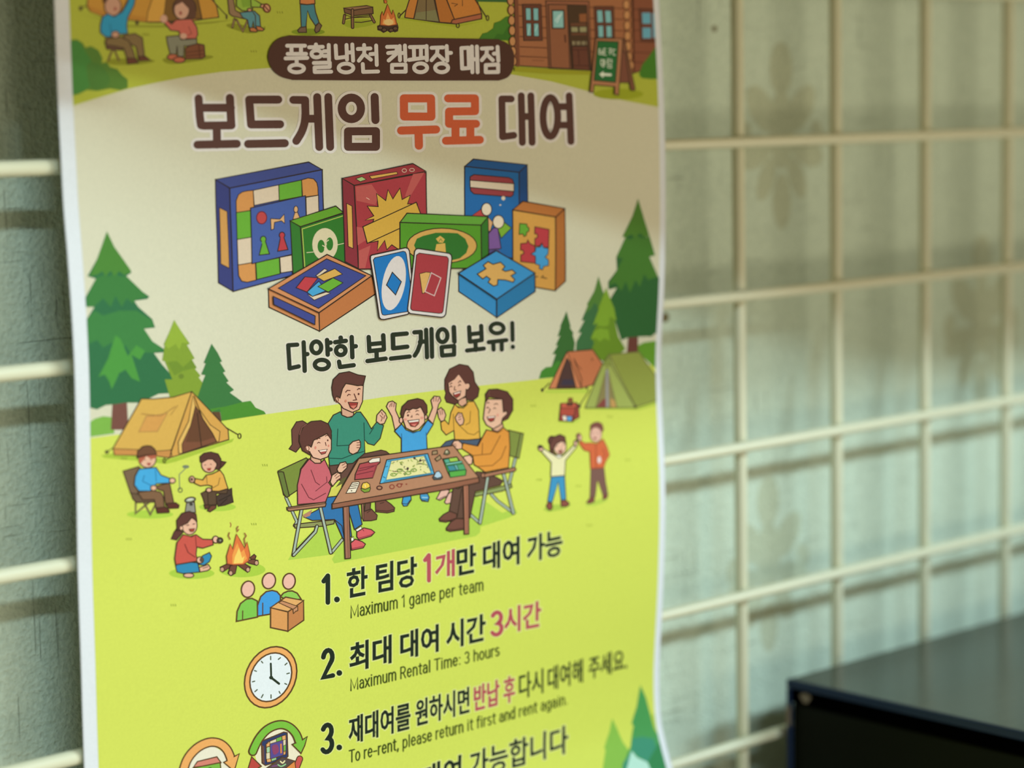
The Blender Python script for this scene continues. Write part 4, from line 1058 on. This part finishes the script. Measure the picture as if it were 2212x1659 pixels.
F('#7d8c42', '1050 562 1165 590 1130 790 1055 770', 1); F('#8c9c50', '1150 585 1172 590 1135 792 1112 785', 1)
for s in ('910 1085 960 1140 1090 1235', '1105 795 1055 1000', '815 1318 728 1240'): LO('#a3b4a4', 4.2, s, OUT, 1.8)
F('#8a9a5c', '760 1078 1072 1000 1078 1028 1000 1058 782 1102', 1)
part('printed_person', None, 'father in an orange sweater')
F('#60463a', '640 1040 690 1010 790 900 850 905 950 945 1005 975 985 1010 780 1062 735 1280 632 1282 566 1230 600 1030', 1); L(OUT, 1.8, '668 1040 632 1270'); L(OUT, 1.6, '830 920 840 950 900 960')
F('#70483c', '485 1285 520 1250 570 1222 630 1245 625 1290 540 1312 490 1305', 1); F('#70483c', '543 1362 580 1310 625 1282 690 1285 690 1372 575 1388 545 1378', 1); L(OUT, 1.4, '490 1295 560 1300 620 1280'); L(OUT, 1.4, '550 1370 610 1374 690 1358')
F('#d8a88c', '920 530 1000 500 1010 545 960 575 915 560', 1)
F('#d8933f', '870 560 915 570 960 580 1005 540 1055 578 1062 700 1050 868 860 905 805 865 770 845 758 770 668 712 680 668 800 692', 1)
L('#8a5a28', 1.8, '838 665 835 760'); L('#8a5a28', 1.8, '985 605 905 755 755 770'); L('#8a5a28', 1.8, '1030 690 990 790 920 850 800 858'); L('#8a5a28', 1.5, '905 570 960 585 1005 560')
F('#e4b69c', '582 690 605 650 640 645 672 672 672 712 640 720 600 708', 1); F('#e4b69c', '658 815 690 775 735 765 758 790 752 840 700 845 668 838', 1)
for s in ('590 680 625 675', '600 695 628 690', '668 815 700 800', '680 830 705 815'): L(LN, 1.5, s)
F('#e6bba0', '865 310 1000 310 1010 415 1038 405 1045 430 1000 470 990 515 925 552 870 520 845 470 850 420', 1)
F(HAIR, '865 305 862 270 890 232 960 228 1040 250 1085 310 1085 400 1045 470 998 492 1002 465 1040 430 1035 405 1008 412 1000 310 930 298 890 292 870 330', 1)
L('#7a544a', 1.3, '895 235 890 270 900 290')
for s in ('870 345 885 335 895 342', '930 355 950 345 965 355', '890 385 902 395 885 425', '870 385 880 375 888 382', '925 390 935 380 948 388'): L('#5a3028', 1.6, s)
F('#9a3c36', '875 455 942 448 930 485 905 495 885 480', 1, 1.4); F('#f0dcd0', '880 455 938 449 934 460 885 465'); E('#e09888', 962, 440, 8, 12)
part('printed_camp_chair')
LO('#a3b4a4', 4.6, '880 950 818 1318', OUT, 1.8); LO('#a3b4a4', 4.6, '1012 925 1090 1238', OUT, 1.8)
F('#a5745a', '832 922 1100 866 1112 878 1105 895 852 948 832 940', 1); E('#a5745a', 842, 930, 14, 18, 0, 1, 1.4)
fr(700, 930, 5.721)
TBL = part('printed_table', None, 'brown folding table')
F('#9a6e56', '462 890 492 895 490 1112 472 1085', 1)
F('#8e5e48', '100 905 1910 580 1918 640 1600 715 100 968', 1, 2.4); F('#ae8062', '430 345 1600 185 1912 580 1000 750 105 908', 1, 2.4)
F('#9c6c56', '238 945 308 935 328 1578 262 1585', 1); L('#7a5040', 1.4, '285 950 300 1570'); F('#a87058', '1720 682 1786 672 1790 1278 1735 1282', 1); L('#7a5040', 1.4, '1758 690 1765 1270')
part('printed_board_game', TBL)
F('#56b0da', '775 362 1282 285 1365 540 688 658', 1); F('#e0dd9e', '830 375 1235 312 1325 525 765 612', '#4a7a8a', 1.4)
L('#2a6a8c', 1.6, '760 450 790 440'); L('#2a6a8c', 1.6, '730 570 760 585'); L('#2a6a8c', 2, '1250 310 1330 500'); L('#2a6a8c', 1.4, '790 380 1260 308'); L('#3a86ac', 2.2, '740 630 1345 532')
random.seed(11)
for i in range(46):
    u, v = random.random(), random.random()
    x = (830*(1-u)+1235*u)*(1-v)+(775*(1-u)+1315*u)*v; y = (390*(1-u)+330*u)*(1-v)+(595*(1-u)+512*u)*v
    a = random.random() * 6.28; r = 14 + random.random() * 16
    L(random.choice(('#8a9a3c', '#5a7a34', '#7a6a48', '#a0b850', '#5c5448')), 1.5, [(x-r*math.cos(a), y-r*.5*math.sin(a)), (x, y-8+random.random()*16), (x+r*math.cos(a+.6), y+r*.5*math.sin(a+.6))], 1)
for x, y in ((1118, 340), (1035, 470), (1190, 370)): E('#4a3c38', x, y, 14, 17)
for x, y in ((940, 490), (1110, 490), (860, 545), (1040, 525)): R_('#7aa040', 1.6, x, y, 34, 17)
part('printed_card_tray', TBL)
F('#aa4a50', '442 412 520 395 690 345 692 395 655 430 600 585 380 610 385 545', 1); F('#8a3840', '640 430 670 400 605 580 590 585')
for s in ('440 470 640 430', '420 500 520 480 620 440', '400 545 610 500'): L('#74303a', 1.6, s)
F('#e8e0d0', '552 375 600 345 692 335 690 385 560 402', 1, 1.3)
part('printed_card_stack', TBL)
F('#e6dcc4', '350 640 430 632 440 650 390 768 272 775', 1, 1.6)
for s in ('345 665 425 655', '330 690 415 680', '310 718 400 708'): L(OUT, 1.4, s)
E(OUT, 340, 745, 9, 7)
part('printed_snack', TBL)
F('#7a9a38', '455 715 560 690 575 715 560 755 500 768 460 740', 1, 1.6); F('#e2c04c', '462 690 480 650 530 638 565 665 570 700 510 725 468 715', 1, 1.6); L('#f0e0a0', 1.8, '505 665 512 700')
part('printed_green_tray', TBL)
F('#4fa454', '1465 352 1640 325 1758 492 1748 552 1562 578 1530 520', 1); F('#9cc850', '1540 345 1640 330 1665 375 1560 390', 1, 1.2)
for c, s in (('#58a890', '1480 360 1540 350 1560 395 1500 405'), ('#7cc0b0', '1500 408 1700 375 1712 395 1515 430'), ('#3f8a98', '1520 440 1605 428 1640 490 1550 500'), ('#50a070', '1640 425 1720 410 1750 480 1660 490'), ('#6aa8a8', '1605 428 1640 422 1665 485 1640 490')): F(c, s, '#2a5a3a', 1.3)
F('#58a848', '1545 510 1755 485 1748 552 1562 578', '#2a5a3a', 1.5)
part('printed_game_piece', TBL)
F('#4c5a60', '1340 580 1370 540 1450 545 1468 580 1440 605 1360 610', 1, 1.6); F('#aac8da', '1355 570 1385 510 1420 502 1450 540 1455 572 1400 590', 1, 1.6)
part('printed_game_piece', TBL)
F('#6a6a50', '1478 292 1500 245 1525 232 1552 262 1555 285 1520 305', 1, 1.6); E('#c0b89a', 1515, 262, 16, 16)
part('printed_game_piece', TBL)
for s in ('1340 255 1398 245 1402 290 1335 300', '1370 352 1430 302 1450 345 1395 380'): F('#a08a68', s, 1, 2)
part('printed_game_piece', TBL)
R_('#4a2a24', 2.6, 685, 708, 32, 22); R_('#8a3e34', 2, 840, 695, 28, 25); R_('#8a3e34', 2, 932, 678, 25, 22); E('#8a3e34', 1018, 663, 12, 9); L('#8a3e34', 2, '895 685 915 655'); L('#8a3e34', 2, '955 655 975 665')

# ---- the pair of dancers on the right
fr(1130, 860, 5.529)
part('printed_dancer', None, 'girl in a cream top and blue trousers')
F('#a9c44c', '240 1330 300 1270 450 1270 540 1250 575 1270 480 1330 300 1362', sm=0)
F('#3f92c0', '338 930 495 920 512 1212 455 1222 420 1000 345 1248 293 1232', 1, 2); F('#8a5044', '275 1290 300 1238 345 1258 350 1310 330 1338 300 1330', 1, 2); F('#8a5044', '452 1225 500 1215 545 1245 550 1275 520 1295 455 1295', 1, 2)
E('#6a443c', 345, 508, 48, 55, 0, 1, 2); F('#5c3832', '330 590 400 680 360 690 330 650'); E('#e8bda4', 440, 585, 74, 90, 0, 1, 2)
F('#6a443c', '322 640 315 560 350 470 440 433 500 460 516 545 500 530 460 515 400 545 370 600 358 640 345 610', 1, 2)
L('#6a3a30', 1.6, '400 580 415 562'); L('#6a3a30', 1.6, '470 560 490 550'); L('#6a3a30', 1.4, '450 590 462 605'); F('#9a3c3a', '420 628 470 622 460 655 440 658', 1, 1)
F('#e4e0b0', '240 600 390 688 430 712 480 688 605 565 640 582 508 742 498 925 330 940 336 768 222 642', 1, 2); F('#f0ecd8', '385 690 430 718 470 690 455 680 400 680', 1, 1.4)
E('#e8bda4', 212, 600, 30, 32, 0, 1, 2); E('#4a3a34', 205, 580, 30, 22); E('#e8bda4', 628, 540, 20, 36, 0, 1, 2); E('#4a3a34', 645, 512, 16, 24)
part('printed_dancer', None, 'boy in an orange jacket and brown trousers')
F('#b2cc52', '740 1270 850 1230 1010 1170 1000 1230 860 1285 760 1290')
F('#7a5a50', '810 840 965 828 985 1000 1012 1150 955 1165 888 975 860 1182 798 1185', '#6a4a40', 1.6); F('#7c4a40', '755 1248 800 1190 852 1190 850 1240 790 1262', '#6a4a40', 1.4); F('#7c4a40', '952 1158 1012 1142 1005 1190 955 1218', '#6a4a40', 1.4)
F('#cf6a42', '805 535 880 545 955 490 1000 580 1032 680 985 760 962 830 810 842 800 640 730 620 672 540 690 510 740 540', '#a04a34', 1.8); L('#a04a34', 1.8, '870 550 870 830'); L('#a04a34', 1.6, '950 600 985 680 940 720')
E('#e0b4a2', 870, 435, 68, 88, 0, '#9a6a5c', 1.4); F('#7e4e46', '802 380 806 320 850 288 900 282 945 305 965 370 945 415 925 370 860 345 820 360 812 400')
L('#8a5a4c', 1.5, '830 420 845 415'); L('#8a5a4c', 1.5, '885 415 900 420'); E('#9a4a44', 860, 478, 16, 14)
E('#8a5e54', 665, 455, 30, 40); E('#e0b4a2', 680, 475, 20, 34, 0, '#7a4a40', 1.4); E('#e4d4cc', 910, 738, 22, 42)
def tuft(x, y, c='#8a9a34', s=12):
    part('grass_tuft')
    for d in (-1, 0, 1): L(c, 1.7, [(x+d*s*1.6-2, y-s*.8), (x+d*s*1.6+(1-d)*3, y+s*.7)])
for x, y in ((120, 92), (190, 975), (660, 1050), (790, 1520), (1250, 738), (1035, 222)): tuft(x, y, '#9aa83a', 16)
fr(210, 830, 3.7703)
for x, y in ((1365, 660), (258, 1262), (1275, 1140), (220, 605), (620, 1800)): tuft(x, y)

# ---- rules: numbers, Korean lines and their English translations
fr(0, 0, 1)
DK, RD, HL = '#1f2a20', '#b0505a', '#dde694'
def rule(words, name='rule_lettering'):
    part(name)
    for w in words: T(*w[:6], **(w[6] if len(w) > 6 else {}))
B = dict(bold=.022)
part('rule_lettering', None, 'dark green and red lettering of the first rule')
A(DK, '1.', (696, 1304), (734, 1296), (696, 1246), (734, 1239), 10.2, .10, 1.25, HL)
T(DK, '한 팀당', (749, 1294.5), (901, 1265.4), (749, 1230), (901, 1200.3), 3.2, HL)
T(RD, '개', (940, 1253), (982.7, 1244.5), (940, 1196), (982.7, 1185), 3.0, HL)
A(RD, '1', (915, 1256), (934, 1253), (915, 1201), (934, 1198), 9, .1, 1, HL)
T(DK, '만', (986, 1245.3), (1029, 1236.2), (986, 1183.8), (1029, 1175), 3.2, HL)
T(DK, '대여', (1043, 1234.2), (1122.7, 1219), (1043, 1175.4), (1122.7, 1157.4), 3.2, HL)
T(DK, '가능', (1138.4, 1216), (1215.4, 1200), (1138.4, 1158), (1215.4, 1141), 3.0, HL)
part('translation_lettering', None, 'thin dark green lettering under the first rule')
A('#3a4818', 'Maximum 1 game per team', (756.7, 1335), (1044.8, 1274.6), (756.7, 1309.5), (1044.8, 1250), 3.1)
part('rule_lettering', None, 'dark green and red lettering of the second rule')
A(DK, '2.', (695.3, 1464.2), (738.7, 1454.8), (695.3, 1406.9), (738.7, 1397.8), 10.2, .10, 1.25, HL)
T(DK, '최대', (755, 1453.7), (846.3, 1432.4), (755, 1390.4), (846.3, 1369.8), 3.2, HL)
T(DK, '대여', (864.4, 1427.1), (948, 1407.5), (864.4, 1365.5), (948, 1347.4), 3.2, HL)
T(DK, '시간', (963.9, 1404.4), (1049.3, 1384.2), (963.9, 1343.4), (1049.3, 1324.4), 3.2, HL)
T(RD, '시간', (1089, 1370), (1169.3, 1354.5), (1089, 1313.5), (1169.3, 1296.6), 3.0, HL)
A(RD, '3', (1060, 1373), (1088, 1368), (1060, 1325), (1088, 1320), 9, .1, 1, HL)
part('translation_lettering', None, 'thin dark green lettering under the second rule')
A('#3a4818', 'Maximum Rental Time: 3 hours', (756.4, 1492.4), (1079.4, 1415.3), (756.4, 1467.4), (1079.4, 1392), 3.1)
part('rule_lettering', None, 'dark green and red lettering of the third rule')
A(DK, '3.', (693.6, 1627.2), (738.8, 1615.4), (693.6, 1569.3), (738.8, 1557.5), 10.2, .10, 1.25, HL)
T(DK, '재대여를', (753.2, 1609.3), (887.1, 1575.1), (753.2, 1549.2), (887.1, 1515.4), 2.4, HL)
T(DK, '원하시면', (897, 1571.1), (1014.5, 1540), (897, 1512.3), (1014.5, 1482.5), 2.4, HL)
T(RD, '반납', (1023.4, 1537.7), (1079.3, 1522.4), (1023.4, 1481.1), (1079.3, 1466.5), 2.4, HL)
T(RD, '후', (1087.5, 1521.4), (1112.9, 1515.3), (1087.5, 1463.8), (1112.9, 1457.3), 2.4, HL)
T(DK, '다시', (1121, 1511.8), (1173.9, 1497), (1121, 1455.3), (1173.9, 1443.1), 1.5)
T(DK, '대여해', (1183.1, 1493.9), (1259.4, 1474), (1183.1, 1441), (1259.4, 1422.1), 1.5)
T(DK, '주세요.', (1271.6, 1468.5), (1355, 1447.1), (1271.6, 1419.7), (1355, 1398.3), 1.5)
part('translation_lettering', None, 'thin dark green lettering under the third rule')
A('#3a4818', 'To re-rent, please return it first and rent again.', (754.1, 1647.5), (1226.8, 1520.4), (754.1, 1622), (1226.8, 1498), 3.1)
part('rule_lettering', None, 'dark green lettering of the fourth rule cut off by the frame')
T(DK, '대여', (911, 1716), (997, 1692), (911, 1655), (997, 1629.5), 3.2, HL)
T(DK, '가능합니다', (1014.2, 1686.2), (1227.8, 1626.6), (1014.2, 1623.7), (1227.8, 1564.1), 2.2, HL)

# ---- rule icons
IB = '#5a4024'
fr(490, 1140, 4.7064)
part('printed_team_icon', None, 'three figures and a cardboard box')
F('#8cc454', '545 700 575 665 620 645 665 642 715 665 755 725 620 745', IB, 3.2); E('#e4b6a4', 632, 545, 64, 80, -.1, IB, 3.2)
F('#3f98dc', '312 900 312 790 345 700 400 650 460 637 510 650 545 690 545 760 445 820 442 878', IB, 3.2); E('#e4b6a4', 428, 540, 67, 80, -.1, IB, 3.2)
F('#7cc04e', '98 952 105 850 140 770 200 725 255 718 310 745 312 908', IB, 3.2); E('#e4b6a4', 215, 625, 67, 82, -.1, IB, 3.2)
L(IB, 2.4, '162 845 160 930'); L(IB, 2.4, '365 765 365 890')
F('#d4985a', '445 812 622 855 622 1052 445 1015', IB, 3); F('#bd7e4c', '622 855 780 740 782 940 622 1052', IB, 3); F('#dca868', '445 812 598 705 780 740 622 855', IB, 3)
F('#c08a64', '528 762 560 742 722 800 680 832', IB, 2); F('#c08a64', '672 830 720 798 722 842 700 850 678 872', IB, 2)
fr(500, 1330, 5.53)
part('printed_clock_icon', None, 'round clock with an orange rim')
E('#e6a862', 468, 735, 313, 358, -.236, IB, 3.4); E('#dfeaee', 470, 735, 250, 285, -.236, IB, 3.2)
for s in ('468 485 469 525', '560 522 585 502', '640 588 664 566', '662 694 692 685', '638 810 660 820', '570 905 582 928', '473 945 473 985', '358 978 378 942', '280 908 308 884', '250 790 278 782', '275 655 298 664', '358 545 374 564'): L('#56624e', 2.6, s)
L('#263424', 4.2, '470 572 475 738'); L('#263424', 5, '475 740 568 812'); E('#263424', 475, 740, 24, 22)
fr(360, 1500, 5.53)
part('printed_return_icon', None, 'orange arrow around a game box')
E('#e4e2cc', 490, 900, 265, 285)
F('#cf8270', '320 870 368 802 600 745 650 815 640 830', IB, 2.6); F('#78b446', '315 880 640 815 652 930 652 1000 315 1000', IB, 2.6); E('#3a5a28', 520, 882, 22, 10)
A = '200 905 240 790 310 690 410 610 530 570 640 590 720 660 765 760 775 810'
L(IB, 21, A, 1); L('#e6a862', 15, A, 1); F('#e6a862', '682 812 745 780 808 742 868 710 812 900 798 910', IB, 2.6); L('#e6a862', 14, '758 742 772 800')
part('printed_rental_icon', None, 'green and red arrows around a game board')
E('#e6e0c4', 1325, 690, 270, 275)
F('#b6483f', '1015 745 1132 858 1095 879 1090 1000 940 1000', IB, 2.6); L(IB, 15, '1590 770 1540 900 1450 1000'); L('#c4544e', 10.5, '1590 770 1540 900 1450 1000')
F('#2f3c66', '1132 560 1400 450 1440 458 1450 740 1420 770 1180 848 1140 820', IB, 2.4); F('#6a4a40', '1140 610 1165 620 1172 830 1145 810')
F('#d8cfae', '1185 600 1210 570 1400 490 1425 500 1425 700 1400 720 1210 800 1190 790', IB, 1.4)
for c, s in (('#e0a468', '1190 595 1235 565 1235 615 1192 630'), ('#6ab04c', '1310 525 1375 500 1378 550 1312 575'), ('#e0a468', '1378 498 1422 485 1425 535 1380 550'), ('#a0c8a0', '1192 635 1235 620 1235 690 1194 700'), ('#6ab04c', '1395 615 1425 600 1425 670 1397 680'), ('#e0a468', '1378 695 1422 680 1420 715 1380 732'), ('#8ac08a', '1250 765 1310 742 1312 780 1252 800'), ('#e0a468', '1195 775 1245 765 1248 805 1200 812')): F(c, s, IB, 1)
F('#564c90', '1235 592 1390 545 1395 725 1240 772', IB, 1.2)
F('#8a4468', '1260 620 1320 600 1340 680 1280 720', sm=1); F('#d08048', '1355 590 1375 588 1378 700 1358 705')
F('#d88848', '1380 910 1530 795 1545 900 1400 1000', IB, 2); F('#564a48', '1195 882 1380 752 1530 795 1380 915 1340 1000 1180 1000', IB, 2.2)
L('#e0d8a8', 3, '1360 800 1385 820 1410 795', 1); L('#8ac08a', 3, '1330 840 1370 860 1420 835', 1); L('#7a4a7a', 3, '1260 860 1320 850', 1)
A = '1030 682 1060 610 1110 520 1190 430 1290 375 1390 362 1480 400 1550 480 1590 590'
L(IB, 20, A, 1); L('#78ba40', 14, A, 1); F('#78ba40', '1500 598 1560 572 1620 545 1680 505 1650 610 1606 705', IB, 2.6); L('#78ba40', 13, '1560 510 1590 580')

# ---- trees in the lower right corner
fr(1000, 1380, 4.9156)
part('printed_pine_tree')
F('#86ba4c', '1585 845 1612 900 1640 960 1700 1100 1770 1190 1800 1480 1470 1480 1515 1180 1500 1160 1530 1060 1555 990')
part('printed_pine_tree')
F('#b0c846', '1960 960 2000 800 2040 800 2090 1020 1985 1040')
F('#4a9854', '1885 490 1915 560 1942 620 1985 780 2035 960 2100 1060 2300 1300 2300 1900 1680 1900 1700 1400 1740 1240 1780 1140 1812 925 1790 900 1845 720')
F('#3f8f72', '1800 1060 1900 1040 2030 1060 2060 1180 1960 1310 1860 1250 1790 1180'); F('#368450', '1960 1310 2080 1100 2300 1300 2300 1900 1900 1900')
part('printed_tent', None, 'pale teal tent')
F('#b4e0d0', '1690 1500 1790 1190 1850 1260 1960 1310 2040 1500'); F('#3f9070', '1680 1500 1700 1320 1790 1185 1740 1380')

# ------------------------------------------------------------------ turn the collected print into mesh parts of the poster
for p in PARTS:
    if not p.f: continue
    p.obj = mesh_obj(p.name, p.v, p.f, p.mats, midx=p.m, smooth=True)
    if p.parent and p.parent.obj: p.obj.parent = p.parent.obj
    else: keep(p.obj, poster)
    if p.label: p.obj['label'] = p.label
